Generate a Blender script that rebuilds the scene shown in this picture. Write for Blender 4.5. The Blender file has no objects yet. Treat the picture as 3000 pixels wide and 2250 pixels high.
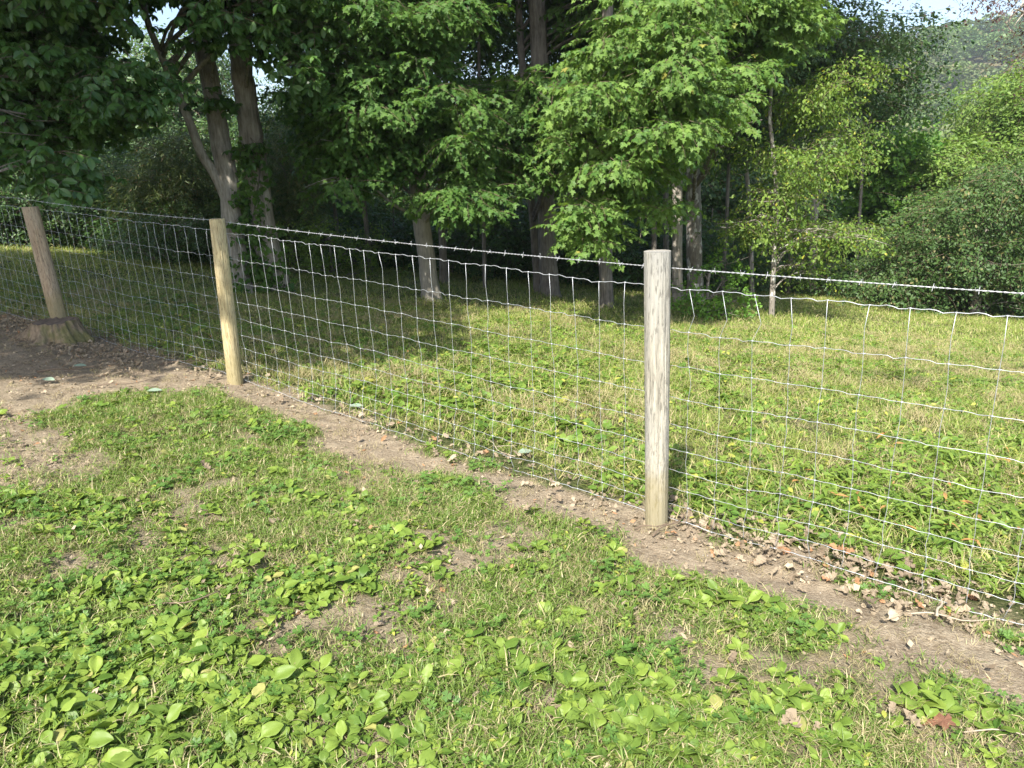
import bpy, math, random
import numpy as np
from mathutils import Vector, Matrix

# ------------------------------------------------------------------ camera, sky, sun
SC = bpy.context.scene
F_PX, PITCH, ROLL = 2123.6, .281, -.0459          # focal length for a 3000 px wide frame
EYE = np.array([0, 0, 1.75])
_f = np.array([0, math.cos(PITCH), -math.sin(PITCH)])
_u = np.array([0, math.sin(PITCH), math.cos(PITCH)])
_r = np.array([1., 0, 0])
RT = _r * math.cos(ROLL) + _u * math.sin(ROLL)
UP = -_r * math.sin(ROLL) + _u * math.cos(ROLL)
cd = bpy.data.cameras.new('camera')
cd.sensor_width = 36
cd.lens = 36 * F_PX / 3000
cd.clip_start = .05
cd.clip_end = 3000
cam = bpy.data.objects.new('camera', cd)
SC.collection.objects.link(cam)
cam.matrix_world = Matrix(((RT[0], UP[0], -_f[0], EYE[0]), (RT[1], UP[1], -_f[1], EYE[1]),
                           (RT[2], UP[2], -_f[2], EYE[2]), (0, 0, 0, 1)))
SC.camera = cam

SUN_EL = math.radians(47)
SUN_TRAVEL = Vector((.34 * math.cos(SUN_EL), .94 * math.cos(SUN_EL), -math.sin(SUN_EL))).normalized()
sl = bpy.data.lights.new('sun', 'SUN')
sl.energy = 5
sl.angle = math.radians(.53)
sl.color = (1, .95, .87)
sun = bpy.data.objects.new('sun', sl)
SC.collection.objects.link(sun)
sun.rotation_euler = SUN_TRAVEL.to_track_quat('-Z', 'Y').to_euler()

w = bpy.data.worlds.new('World')
SC.world = w
w.use_nodes = True
nt = w.node_tree
bg = nt.nodes['Background']
sky = nt.nodes.new('ShaderNodeTexSky')
sky.sky_type = 'NISHITA'
sky.sun_disc = False
sky.sun_elevation = SUN_EL
sky.sun_rotation = math.atan2(-SUN_TRAVEL.x, -SUN_TRAVEL.y)
sky.air_density = 1.0
sky.dust_density = 2.2
sky.ozone_density = 1.0
nt.links.new(sky.outputs[0], bg.inputs[0])
bg.inputs[1].default_value = .135

SC.view_settings.view_transform = 'Standard'
SC.view_settings.look = 'None'
SC.view_settings.gamma = 1
SC.view_settings.exposure = 1.18
cy = SC.cycles
cy.max_bounces = 8
cy.diffuse_bounces = 3
cy.glossy_bounces = 2
cy.transmission_bounces = 6
cy.transparent_max_bounces = 4
cy.sample_clamp_indirect = 6
cy.use_denoising = True
try:
    cy.denoiser = 'OPENIMAGEDENOISE'
    cy.denoising_input_passes = 'RGB_ALBEDO_NORMAL'
    cy.denoising_prefilter = 'ACCURATE'
except Exception:
    pass
COL = SC.collection
rng = np.random.default_rng(11)
random.seed(5)


# ------------------------------------------------------------------ terrain maths
def hash2(ix, iy, seed):
    ix = ix.astype(np.int64); iy = iy.astype(np.int64)
    n = (ix * 374761393 + iy * 668265263 + seed * 974711) & 0xffffffff
    n = ((n ^ (n >> 13)) * 1274126177) & 0xffffffff
    return ((n ^ (n >> 16)) & 0xffffff) / float(0xffffff)


def vnoise(x, y, s, seed=0):
    x = np.asarray(x, float) / s; y = np.asarray(y, float) / s
    ix = np.floor(x); iy = np.floor(y)
    fx = x - ix; fy = y - iy
    fx = fx * fx * (3 - 2 * fx); fy = fy * fy * (3 - 2 * fy)
    a = hash2(ix, iy, seed); b = hash2(ix + 1, iy, seed); c = hash2(ix, iy + 1, seed); d = hash2(ix + 1, iy + 1, seed)
    return (a + (b - a) * fx) * (1 - fy) + (c + (d - c) * fx) * fy


def fbm(x, y, s, seed=0, o=4):
    t = 0; a = 1; n = 0
    for k in range(o):
        t = t + a * vnoise(x, y, s / 2 ** k, seed + k * 17); n += a; a *= .5
    return t / n


def base_z(x, y):
    x = np.asarray(x, float); y = np.asarray(y, float)
    xc = np.where(np.abs(x) < 14, x, np.sign(x) * (14 + 12 * np.tanh((np.abs(x) - 14) / 12)))
    yc = np.where(y < 20, y, 20 + 12 * np.tanh((y - 20) / 12))
    z = -.115 * (xc - .71) - .072 * (yc - 3.42)
    z = z + .075 * np.exp(-((x - 2.6) ** 2 + (y - 1.9) ** 2) / 2.2)
    z = z + 58 * np.exp(-((x - 260) / 170) ** 2 - ((y - 400) / 130) ** 2)
    z = z + 16 * np.exp(-((x + 60) / 260) ** 2 - ((y - 420) / 110) ** 2)
    return z


def ray(px, py):
    """direction through a point of the 2212 px wide photograph"""
    k = 3000 / 2212
    return _f + (px * k - 1500) / F_PX * RT + (1125 - py * k) / F_PX * UP


def G(px, py):
    """survey: where the sight line through that point meets the ground"""
    d = ray(px, py)
    t = (EYE[2] + .115 * -.71 - .072 * 3.42) / (-.115 * d[0] - .072 * d[1] - d[2])
    P = EYE + t * d
    if math.hypot(P[0], P[1]) < 60:
        for _ in range(6):
            t += (P[2] - float(base_z(P[0], P[1]))) / -d[2]; P = EYE + t * d
    return float(P[0]), float(P[1])


def W(px, py, y):
    d = ray(px, py)
    return EYE + d * (y / d[1])


def in_poly(x, y, P):
    c = np.zeros(np.shape(x), bool)
    n = len(P)
    for i in range(n):
        x1, y1 = P[i]; x2, y2 = P[(i + 1) % n]
        if y1 == y2: continue
        c ^= ((y1 > y) != (y2 > y)) & (x < (x2 - x1) * (y - y1) / (y2 - y1) + x1)
    return c


def poly_sdf(x, y, P):
    """signed distance, positive inside"""
    d = np.full(np.shape(x), 1e9)
    n = len(P)
    for i in range(n):
        x1, y1 = P[i]; x2, y2 = P[(i + 1) % n]
        ex, ey = x2 - x1, y2 - y1
        t = np.clip(((x - x1) * ex + (y - y1) * ey) / (ex * ex + ey * ey + 1e-12), 0, 1)
        d = np.minimum(d, np.hypot(x - x1 - t * ex, y - y1 - t * ey))
    return np.where(in_poly(x, y, P), d, -d)


# bare strip along the near side of the fence, widening to bare dirt on the left
UPPER = [(0, 640), (60, 655), (200, 700), (330, 740), (440, 790), (560, 812), (700, 870), (800, 915), (1000, 985), (1100, 1010), (1250, 1050),
         (1400, 1092), (1600, 1160), (1750, 1200), (1850, 1262), (2000, 1312), (2212, 1395), (2500, 1500)]
LOWER = [(0, 905), (120, 885), (250, 862), (420, 850), (540, 870), (640, 915), (700, 975), (800, 1015), (900, 1030), (1040, 1060),
         (1150, 1110), (1300, 1160), (1400, 1200), (1550, 1250), (1700, 1300), (1850, 1370), (2000, 1440), (2212, 1545), (2500, 1700)]
PATH = [G(*p) for p in UPPER + LOWER[::-1]] + [(-9, 6.0), (-9, 11)]
BARE = [[G(*p) for p in q] for q in (
    [(-120, 880), (60, 890), (180, 930), (160, 1000), (60, 1030), (-120, 1040)],
    [(70, 1170), (230, 1160), (270, 1210), (200, 1260), (60, 1240)],
    [(470, 1290), (640, 1310), (660, 1370), (560, 1400), (480, 1350)],
    [(560, 1390), (700, 1420), (720, 1460), (600, 1460)],
    [(1400, 1350), (1500, 1370), (1600, 1450), (1640, 1520), (1540, 1500), (1430, 1410)],
    [(1650, 1540), (1800, 1560), (1900, 1659), (1700, 1659)],
    [(930, 1180), (1060, 1210), (1040, 1260), (930, 1240)],
    [(1120, 1480), (1240, 1490), (1240, 1550), (1130, 1540)])]


def dirt(x, y):
    x = np.asarray(x, float); y = np.asarray(y, float)
    n = (fbm(x, y, .35, 3) - .5) * .5 + (fbm(x, y, .09, 9, 3) - .5) * .16
    m = np.clip((poly_sdf(x, y, PATH) + n + .04) / .12, 0, 1)
    for P in BARE:
        m = np.maximum(m, .95 * np.clip((poly_sdf(x, y, P) + n * .8 + .02) / .14, 0, 1))
    front = fence_side(x, y) > .0
    sp = np.clip((fbm(x, y, .42, 40, 5) - .575) / .07, 0, 1) * .8
    return np.clip(np.maximum(m, np.where(front, sp, sp * .5)), 0, 1)


FENCE_XY = [(-8.4, 10.4), (-5.17, 8.02), (-2.339, 5.975), (.655, 3.482), (3.556, 1.013)]


def fence_side(x, y):
    """positive on the camera's side of the fence, metres"""
    d = np.full(np.shape(x), 1e9)
    for (x1, y1), (x2, y2) in zip(FENCE_XY[:-1], FENCE_XY[1:]):
        ex, ey = x2 - x1, y2 - y1
        t = ((x - x1) * ex + (y - y1) * ey) / (ex * ex + ey * ey)
        tc = np.clip(t, 0, 1)
        dd = np.hypot(x - x1 - tc * ex, y - y1 - tc * ey)
        s = np.sign(-(ex * (y - y1) - ey * (x - x1)))
        d = np.where(dd < np.abs(d), s * dd, d)
    return d


def gz(x, y):
    x = np.asarray(x, float); y = np.asarray(y, float)
    near = np.exp(-((y - 5) / 14) ** 2)
    z = base_z(x, y) + (fbm(x, y, 1.3, 21, 3) - .5) * .07 * near
    z = z - .012 * np.clip((poly_sdf(x, y, PATH) + .1) / .3, 0, 1) if np.size(x) < 5 else z - .012 * np.clip((poly_sdf(x, y, PATH) + .1) / .3, 0, 1)
    z = z + (fbm(x, y, .16, 31, 4) - .5) * .035 * near
    z = z + .05 * np.exp(-((x + 4.4) ** 2 + (y - 6.9) ** 2) / .8)
    return z


# ------------------------------------------------------------------ materials
def newmat(name):
    m = bpy.data.materials.new(name); m.use_nodes = True
    t = m.node_tree; t.nodes.clear()
    o = t.nodes.new('ShaderNodeOutputMaterial')
    return m, t, t.nodes.new, t.links.new, o


def ramp(N, L, fac, stops, interp='LINEAR'):
    r = N('ShaderNodeValToRGB'); cr = r.color_ramp; cr.interpolation = interp
    while len(cr.elements) < len(stops): cr.elements.new(.5)
    for e, (p, c) in zip(cr.elements, stops):
        e.position = p; e.color = (*c, 1) if len(c) == 3 else c
    L(fac, r.inputs[0]); return r.outputs[0]


def noise(N, L, scale, detail=4, vec=None, rough=.55, stretch=None, src='Object'):
    tc = N('ShaderNodeTexCoord'); v = tc.outputs[src]
    if stretch:
        mp = N('ShaderNodeMapping'); mp.inputs['Scale'].default_value = stretch; L(v, mp.inputs[0]); v = mp.outputs[0]
    n = N('ShaderNodeTexNoise'); n.inputs['Scale'].default_value = scale; n.inputs['Detail'].default_value = detail
    n.inputs['Roughness'].default_value = rough
    L(v, n.inputs['Vector']); return n.outputs[0]


def mix(N, L, f, a, b, kind='MIX'):
    m = N('ShaderNodeMix'); m.data_type = 'RGBA'; m.blend_type = kind
    for k, v in ((0, f), (6, a), (7, b)):
        if hasattr(v, 'links'): L(v, m.inputs[k])
        else: m.inputs[k].default_value = v if k == 0 else (*v, 1)
    return m.outputs[2]


def math_(N, L, op, a, b=None):
    m = N('ShaderNodeMath'); m.operation = op
    for k, v in ((0, a), (1, b)):
        if v is None: continue
        if hasattr(v, 'links'): L(v, m.inputs[k])
        else: m.inputs[k].default_value = v
    return m.outputs[0]


def leaf_mat(name, dark, light, odd=None, trans=.32, rough=.5, spec=.35, odd_share=.06, trans_gain=1.5, patch=None, wt=.6):
    m, t, N, L, o = newmat(name)
    at = N('ShaderNodeAttribute'); at.attribute_name = 'tint'
    oi = N('ShaderNodeObjectInfo')
    a = math_(N, L, 'MULTIPLY', at.outputs['Fac'], wt)
    b = math_(N, L, 'MULTIPLY', oi.outputs['Random'], 1 - wt)
    f = math_(N, L, 'ADD', a, b)
    c = ramp(N, L, f, [(.0, dark), (.55, tuple((p + q) / 2 for p, q in zip(dark, light))), (1, light)])
    if patch:                                   # whole areas of the plant differ in colour
        n = noise(N, L, patch[1], 3, src='Object')
        g = N('ShaderNodeNewGeometry')
        nn = N('ShaderNodeTexNoise'); nn.inputs['Scale'].default_value = patch[1]; L(g.outputs['Position'], nn.inputs['Vector'])
        k = ramp(N, L, nn.outputs[0], [(.42, (0, 0, 0)), (.6, (1, 1, 1))])
        c = mix(N, L, k, c, patch[0])
    if odd:
        k = math_(N, L, 'FRACT', math_(N, L, 'MULTIPLY', math_(N, L, 'ADD', at.outputs['Fac'], oi.outputs['Random']), 37.7))
        k = math_(N, L, 'LESS_THAN', k, odd_share)
        c = mix(N, L, k, c, odd)
    g = N('ShaderNodeNewGeometry')
    c2 = mix(N, L, math_(N, L, 'MULTIPLY', g.outputs['Backfacing'], .35), c, tuple(min(1, x * 1.25 + .03) for x in light))
    p = N('ShaderNodeBsdfPrincipled'); p.inputs['Roughness'].default_value = rough
    p.inputs['Specular IOR Level'].default_value = spec
    L(c2, p.inputs['Base Color'])
    tr = N('ShaderNodeBsdfTranslucent')
    tc = mix(N, L, 1.0, c, (trans_gain * 1.05, trans_gain, trans_gain * .45), 'MULTIPLY')
    L(tc, tr.inputs[0])
    ms = N('ShaderNodeMixShader'); ms.inputs[0].default_value = trans
    L(p.outputs[0], ms.inputs[1]); L(tr.outputs[0], ms.inputs[2]); L(ms.outputs[0], o.inputs[0])
    return m


def bark_mat(name, a, b, patch=None, scale=1., moss=None, bump=.6):
    m, t, N, L, o = newmat(name)
    n1 = noise(N, L, 26 * scale, 6, stretch=(1, 1, .16), rough=.65)
    n2 = noise(N, L, 3, 4)
    c = ramp(N, L, n1, [(.34, a), (.62, b)])
    c = mix(N, L, .35, c, ramp(N, L, n2, [(.35, a), (.7, tuple(x * 1.2 for x in b))]))
    if patch:
        n3 = noise(N, L, 7, 5, stretch=(1, 1, .5), rough=.6)
        k = ramp(N, L, n3, [(.54, (0, 0, 0)), (.585, (1, 1, 1))])
        c = mix(N, L, k, c, patch)
    if moss:
        n4 = noise(N, L, 5, 5)
        c = mix(N, L, ramp(N, L, n4, [(.5, (0, 0, 0)), (.62, (.8, .8, .8))]), c, moss)
    p = N('ShaderNodeBsdfPrincipled'); p.inputs['Roughness'].default_value = .9; p.inputs['Specular IOR Level'].default_value = .15
    L(c, p.inputs['Base Color'])
    bp = N('ShaderNodeBump'); bp.inputs['Strength'].default_value = bump; bp.inputs['Distance'].default_value = .03
    L(n1, bp.inputs['Height']); L(bp.outputs[0], p.inputs['Normal']); L(p.outputs[0], o.inputs[0])
    return m


def plain(name, c, rough=.6, metal=0, var=.15, scale=20, spec=.4):
    m, t, N, L, o = newmat(name)
    n = noise(N, L, scale, 4)
    cc = ramp(N, L, n, [(.3, tuple(x * (1 - var) for x in c)), (.7, tuple(min(1, x * (1 + var)) for x in c))])
    p = N('ShaderNodeBsdfPrincipled'); p.inputs['Roughness'].default_value = rough; p.inputs['Metallic'].default_value = metal
    p.inputs['Specular IOR Level'].default_value = spec
    L(cc, p.inputs['Base Color']); L(p.outputs[0], o.inputs[0]); return m


def ground_mat():
    m, t, N, L, o = newmat('soil_and_thatch')
    at = N('ShaderNodeAttribute'); at.attribute_name = 'dirt'
    n1 = noise(N, L, 9, 8, rough=.7); n2 = noise(N, L, 70, 5, rough=.7); n3 = noise(N, L, 1.4, 4)
    soil = ramp(N, L, n1, [(.34, (.095, .072, .046)), (.5, (.205, .162, .107)), (.66, (.325, .268, .185))])
    soil = mix(N, L, ramp(N, L, n2, [(.42, (0, 0, 0)), (.62, (.7, .7, .7))]), soil, (.37, .315, .228))
    soil = mix(N, L, ramp(N, L, n3, [(.4, (0, 0, 0)), (.65, (.4, .4, .4))]), soil, (.26, .20, .14))
    # thatch of dead blades and small greens under the grass
    tc = N('ShaderNodeTexCoord')
    n4 = noise(N, L, 45, 6, rough=.75)
    that = ramp(N, L, n4, [(.3, (.018, .026, .009)), (.47, (.05, .066, .02)), (.6, (.12, .12, .05)), (.75, (.22, .19, .11))])
    c = mix(N, L, at.outputs['Fac'], that, soil)
    p = N('ShaderNodeBsdfPrincipled'); p.inputs['Roughness'].default_value = .95; p.inputs['Specular IOR Level'].default_value = .1
    L(c, p.inputs['Base Color'])
    vo = N('ShaderNodeTexVoronoi'); vo.inputs['Scale'].default_value = 55; vo.feature = 'DISTANCE_TO_EDGE'
    L(tc.outputs['Object'], vo.inputs['Vector'])
    crack = math_(N, L, 'MINIMUM', vo.outputs['Distance'], .12)
    h = math_(N, L, 'ADD', math_(N, L, 'MULTIPLY', n2, .55), math_(N, L, 'ADD', n1, math_(N, L, 'MULTIPLY', crack, .8)))
    bp = N('ShaderNodeBump'); bp.inputs['Strength'].default_value = .9; bp.inputs['Distance'].default_value = .02
    L(h, bp.inputs['Height']); L(bp.outputs[0], p.inputs['Normal']); L(p.outputs[0], o.inputs[0])
    return m


M = {}
M['ground'] = ground_mat()
M['grass'] = leaf_mat('grass_blade', (.075, .13, .02), (.21, .30, .065), odd=(.42, .37, .21), odd_share=.17, trans=.3, rough=.5)
M['straw'] = leaf_mat('dry_blade', (.22, .19, .08), (.46, .40, .23), trans=.2, rough=.6)
M['mown'] = leaf_mat('mown_blade', (.11, .175, .03), (.30, .37, .08), odd=(.42, .37, .18), odd_share=.26, trans=.3, rough=.5)
M['clover'] = leaf_mat('clover_leaf', (.05, .12, .02), (.14, .24, .05), trans=.25)
M['plantain'] = leaf_mat('plantain_leaf', (.06, .13, .02), (.26, .345, .06), odd=(.31, .31, .10), trans=.28, rough=.48, spec=.3, odd_share=.02)
M['weed'] = leaf_mat('weed_leaf', (.07, .15, .022), (.22, .31, .055), odd=(.34, .36, .07), trans=.3, odd_share=.07)
M['weed_red'] = leaf_mat('weed_leaf_with_red', (.08, .155, .02), (.23, .31, .055), odd=(.40, .22, .08), trans=.3, odd_share=.04)
M['dead'] = leaf_mat('dead_leaf', (.14, .105, .07), (.42, .35, .25), odd=(.30, .17, .09), trans=.1, rough=.8, spec=.1, odd_share=.06)
M['oak'] = leaf_mat('oak_leaf', (.035, .095, .022), (.11, .21, .05), trans=.27, rough=.38, spec=.45)
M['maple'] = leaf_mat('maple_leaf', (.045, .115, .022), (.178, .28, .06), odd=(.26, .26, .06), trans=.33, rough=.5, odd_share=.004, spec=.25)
M['maple_dark'] = leaf_mat('maple_leaf_painted_shade', (.035, .095, .02), (.12, .215, .042), trans=.33, rough=.5, spec=.25)  # darker copy of the maple leaf, shade put into its colour
M['ash'] = leaf_mat('yellow_green_leaf', (.06, .13, .02), (.20, .29, .05), trans=.35, rough=.5, spec=.3, odd=(.38, .38, .06), odd_share=.03)
M['bg_green'] = leaf_mat('woodland_leaf', (.028, .07, .02), (.09, .165, .04), trans=.3, rough=.45, spec=.35)
M['bg_grey'] = leaf_mat('grey_green_leaf', (.035, .08, .028), (.13, .21, .07), trans=.28, rough=.4, spec=.4)
M['bg_bright'] = leaf_mat('bright_vine_leaf', (.06, .16, .02), (.18, .33, .045), trans=.35)
M['bg_olive'] = leaf_mat('olive_leaf', (.03, .075, .018), (.10, .17, .045), trans=.3, odd=(.20, .19, .07), odd_share=.05)
M['bg_yellow'] = leaf_mat('bg_yellow_green_leaf', (.06, .125, .02), (.21, .31, .06), trans=.33)  # yellow-green is the foliage's own colour
M['bg_purple'] = leaf_mat('purplish_leaf', (.06, .03, .035), (.16, .09, .09), trans=.3)
M['cedar'] = leaf_mat('cedar_foliage', (.045, .08, .022), (.15, .19, .055), trans=.2, odd=(.24, .17, .07), odd_share=.07)
M['hill'] = leaf_mat('hillside_foliage', (.04, .085, .025), (.16, .245, .065), trans=.2, odd=(.19, .18, .08), odd_share=.04, patch=((.14, .165, .06), .015), wt=.3)
M['bark'] = bark_mat('grey_bark', (.15, .13, .10), (.47, .43, .36))
M['bark_dark'] = bark_mat('brown_bark', (.085, .075, .062), (.27, .24, .20))
M['bark_light'] = bark_mat('pale_patched_bark', (.12, .105, .085), (.30, .27, .225), patch=(.56, .54, .48))
M['bark_smooth'] = bark_mat('smooth_grey_bark', (.17, .155, .125), (.34, .315, .26), bump=.35)
M['stump'] = bark_mat('rotting_stump_wood', (.085, .062, .042), (.36, .28, .185), moss=(.14, .14, .05), bump=.9)
M['stump_top'] = plain('stump_cut_face', (.12, .09, .065), .95, var=.5, scale=12)
M['twig'] = plain('twig_wood', (.13, .095, .065), .85)
M['pale_twig'] = plain('pale_dry_twig', (.33, .28, .21), .8)
M['wire'] = plain('galvanised_wire', (.47, .49, .50), .43, .6, .12)
M['barb'] = plain('galvanised_barbed_wire', (.50, .51, .52), .42, .5, .1)
M['red'] = plain('red_brown_leaf', (.20, .095, .055), .7)


def post_mat(name, a, b, grey, knots=True):
    m, t, N, L, o = newmat(name)
    n1 = noise(N, L, 46, 8, stretch=(1, 1, .07), rough=.78)
    n2 = noise(N, L, 5, 5, stretch=(1, 1, .35))
    n3 = noise(N, L, 105, 4, stretch=(1, 1, .16), rough=.65)
    c = ramp(N, L, n1, [(.3, a), (.6, b)])
    c = mix(N, L, ramp(N, L, n2, [(.42, (0, 0, 0)), (.62, (.85, .85, .85))]), c, grey)
    # fine dark checks
    k = ramp(N, L, n3, [(.38, (1, 1, 1)), (.46, (0, 0, 0))])
    c = mix(N, L, math_(N, L, 'MULTIPLY', k, .5), c, tuple(x * .35 for x in a))
    # soil and green algae near the foot
    tc = N('ShaderNodeTexCoord'); sx = N('ShaderNodeSeparateXYZ'); L(tc.outputs['Object'], sx.inputs[0])
    n4 = noise(N, L, 9, 4)
    foot = ramp(N, L, math_(N, L, 'ADD', sx.outputs[2], math_(N, L, 'MULTIPLY', n4, -.35)), [(.0, (1, 1, 1)), (.17, (0, 0, 0))])
    c = mix(N, L, math_(N, L, 'MULTIPLY', foot, .6), c, (.24, .20, .085))
    p = N('ShaderNodeBsdfPrincipled'); p.inputs['Roughness'].default_value = .85; p.inputs['Specular IOR Level'].default_value = .2
    L(c, p.inputs['Base Color'])
    bp = N('ShaderNodeBump'); bp.inputs['Strength'].default_value = .7; bp.inputs['Distance'].default_value = .006
    L(math_(N, L, 'ADD', n1, n3), bp.inputs['Height']); L(bp.outputs[0], p.inputs['Normal']); L(p.outputs[0], o.inputs[0])
    return m


M['post_grey'] = post_mat('weathered_grey_post_wood', (.12, .108, .085), (.42, .395, .325), (.26, .258, .24))
M['post_yellow'] = post_mat('yellowish_treated_post_wood', (.24, .18, .085), (.54, .455, .26), (.41, .36, .24))
M['post_brown'] = post_mat('brown_post_wood', (.20, .135, .085), (.50, .385, .255), (.36, .30, .22))


# ------------------------------------------------------------------ mesh helpers
class MB:
    def __init__(s): s.v = []; s.f = []; s.mi = []; s.t = []; s.n = 0

    def add(s, v, f, mi=0, tint=.5):
        v = np.asarray(v, float)
        s.v.append(v); s.f += [tuple(int(i) + s.n for i in q) for q in f]; s.mi += [mi] * len(f)
        s.t.append(np.full(len(v), tint) if np.isscalar(tint) else np.asarray(tint)); s.n += len(v)

    def mesh(s, name, mats, smooth=True):
        me = bpy.data.meshes.new(name)
        me.from_pydata(np.vstack(s.v).tolist(), [], s.f)
        for m in mats: me.materials.append(m)
        me.polygons.foreach_set('material_index', s.mi)
        me.polygons.foreach_set('use_smooth', [smooth] * len(me.polygons))
        a = me.attributes.new('tint', 'FLOAT', 'POINT'); a.data.foreach_set('value', np.concatenate(s.t).astype(np.float32))
        me.update(); return me


def rot(yaw=0, pitch=0, roll=0):
    cz, sz, cx, sx, cyy, sy = math.cos(yaw), math.sin(yaw), math.cos(pitch), math.sin(pitch), math.cos(roll), math.sin(roll)
    Z = np.array([[cz, -sz, 0], [sz, cz, 0], [0, 0, 1]]); X = np.array([[1, 0, 0], [0, cx, -sx], [0, sx, cx]])
    Y = np.array([[cyy, 0, sy], [0, 1, 0], [-sy, 0, cyy]])
    return Z @ X @ Y


def spline(P, n):
    P = np.asarray(P, float); k = len(P)
    if k == 2: return P[0] + np.linspace(0, 1, n)[:, None] * (P[1] - P[0])
    t = np.linspace(0, k - 1, n); i = np.clip(t.astype(int), 0, k - 2); u = (t - i)[:, None]
    Q = np.vstack([2 * P[0] - P[1], P, 2 * P[-1] - P[-2]])
    a, b, c, d = Q[i], Q[i + 1], Q[i + 2], Q[i + 3]
    return .5 * (2 * b + (c - a) * u + (2 * a - 5 * b + 4 * c - d) * u ** 2 + (3 * b - a - 3 * c + d) * u ** 3)


def tube(mb, P, R, seg=8, mi=0, cap=True, rough=0., tint=.5, seed=0):
    P = np.asarray(P, float); n = len(P); R = np.broadcast_to(R, (n,))
    T = np.gradient(P, axis=0); T /= np.linalg.norm(T, axis=1)[:, None] + 1e-12
    ref = np.array([0, 0, 1.]) if abs(T[0][2]) < .9 else np.array([1., 0, 0])
    a = np.cross(T[0], ref); a /= np.linalg.norm(a)
    th = np.arange(seg) * 2 * math.pi / seg
    V = np.empty((n, seg, 3))
    for i in range(n):
        a = a - T[i] * (a @ T[i]); a /= np.linalg.norm(a); b = np.cross(T[i], a)
        r = R[i]
        if rough:
            q = 1 + rough * (vnoise(th * 3 + 50, np.full(seg, i * .35 + seed * 9.1), 1, 5) - .5) + rough * .8 * (vnoise(th * 9, np.full(seg, i * .6), 1, 8) - .5)
            q[0] = (q[0] + q[-1]) / 2
        else: q = 1
        V[i] = P[i] + ((np.cos(th) * r * q)[:, None] * a + (np.sin(th) * r * q)[:, None] * b)
    F = [(i * seg + j, i * seg + (j + 1) % seg, (i + 1) * seg + (j + 1) % seg, (i + 1) * seg + j) for i in range(n - 1) for j in range(seg)]
    if cap: F += [tuple(range(seg))[::-1], tuple(range((n - 1) * seg, n * seg))]
    mb.add(V.reshape(-1, 3), F, mi, tint)


def obj(name, mesh, parent=None, loc=None, link=True, **props):
    o = bpy.data.objects.new(name, mesh)
    if link: COL.objects.link(o)
    if parent: o.parent = parent
    if loc is not None: o.location = loc
    for k, v in props.items(): o[k] = v
    return o


def thing(name, label, cat, loc=(0, 0, 0), group=None, rz=0):
    o = bpy.data.objects.new(name, None); COL.objects.link(o); o.location = loc; o.rotation_euler[2] = rz
    o.empty_display_size = .1
    o['label'] = label; o['category'] = cat
    if group: o['group'] = group
    return o


# --- single leaves
def strip_leaf(widths, L=1., fold=.25, droop=.3, ribs=False):
    """spine with two sides; widths along the length"""
    n = len(widths); y = np.linspace(0, L, n)
    z = -droop * (y / L) ** 2 * L
    v = []; f = []
    for i in range(n):
        wv = widths[i] * L
        v += [(-wv, y[i], z[i] + fold * wv), (0, y[i], z[i]), (wv, y[i], z[i] + fold * wv)]
    for i in range(n - 1):
        a = i * 3
        f += [(a, a + 1, a + 4, a + 3), (a + 1, a + 2, a + 5, a + 4)]
    return np.array(v), f


def fan_leaf(right, c=(0, .25), curl=.25):
    out = [(0, 0)] + right + [(-x, y) for x, y in right[::-1] if x > 1e-6]
    v = [(c[0], c[1], 0)] + [(x, y, -curl * (y - .2) ** 2 - curl * .7 * x * x + .06 * (abs(x) > .3)) for x, y in out]
    n = len(out)
    return np.array(v), [(0, i + 1, (i + 1) % n + 1) for i in range(n)]


MAPLE = fan_leaf([(.20, -.09), (.42, -.04), (.27, .12), (.50, .22), (.66, .42), (.40, .40), (.36, .46), (.17, .50), (.27, .70), (.12, .74), (0, 1.05)])
MAPLE_LITE = fan_leaf([(.40, -.05), (.26, .12), (.62, .42), (.18, .47), (.22, .72), (0, 1.05)])
OAKL = strip_leaf([.02, .09, .16, .19, .24, .25, .29, .25, .25, .16, .12, .02], 1, .22, .32)
OVAL = strip_leaf([.02, .2, .27, .2, .01], 1, .2, .2)
OVAL3 = strip_leaf([.02, .26, .02], 1, .2, .1)
LANCE = strip_leaf([.02, .11, .13, .09, .01], 1, .25, .45)
HEART = fan_leaf([(.22, -.12), (.42, .02), (.46, .28), (.28, .65), (0, 1.0)], (0, .3), .3)


def spray_maple(rg, nl=13, s=.115, lite=False, mats=('maple', 'twig')):
    mb = MB(); L = .5
    P = spline([(0, -.12, -.02), (0, .12, .02), (rg.uniform(-.05, .05), .32, .0), (rg.uniform(-.08, .08), L, -.06)], 5)
    tube(mb, P, np.linspace(.005, .0015, 5), 3, 1, False)
    for k in range(nl):
        t = (k + .5) / nl; q = P[0] * 0 + [np.interp(t, np.linspace(0, 1, 5), P[:, j]) for j in range(3)]
        side = 1 if k % 2 else -1
        ya = -side * rg.uniform(.5, 1.35) if k < nl - 1 else rg.uniform(-.3, .3)
        ps = rg.uniform(.04, .10)
        base = q + rot(ya) @ np.array([0, ps, rg.uniform(-.02, .025)])
        ss = s * rg.uniform(.7, 1.2)
        lv, lf = (MAPLE_LITE if lite else MAPLE)
        m3 = rot(ya + rg.uniform(-.4, .4), rg.uniform(-.95, -.1), rg.uniform(-.45, .45))
        mb.add((lv * ss) @ m3.T + base, lf, 0, rg.random())
    return mb.mesh('leafy_twig', [M[mats[0]], M[mats[1]]], False)


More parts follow.
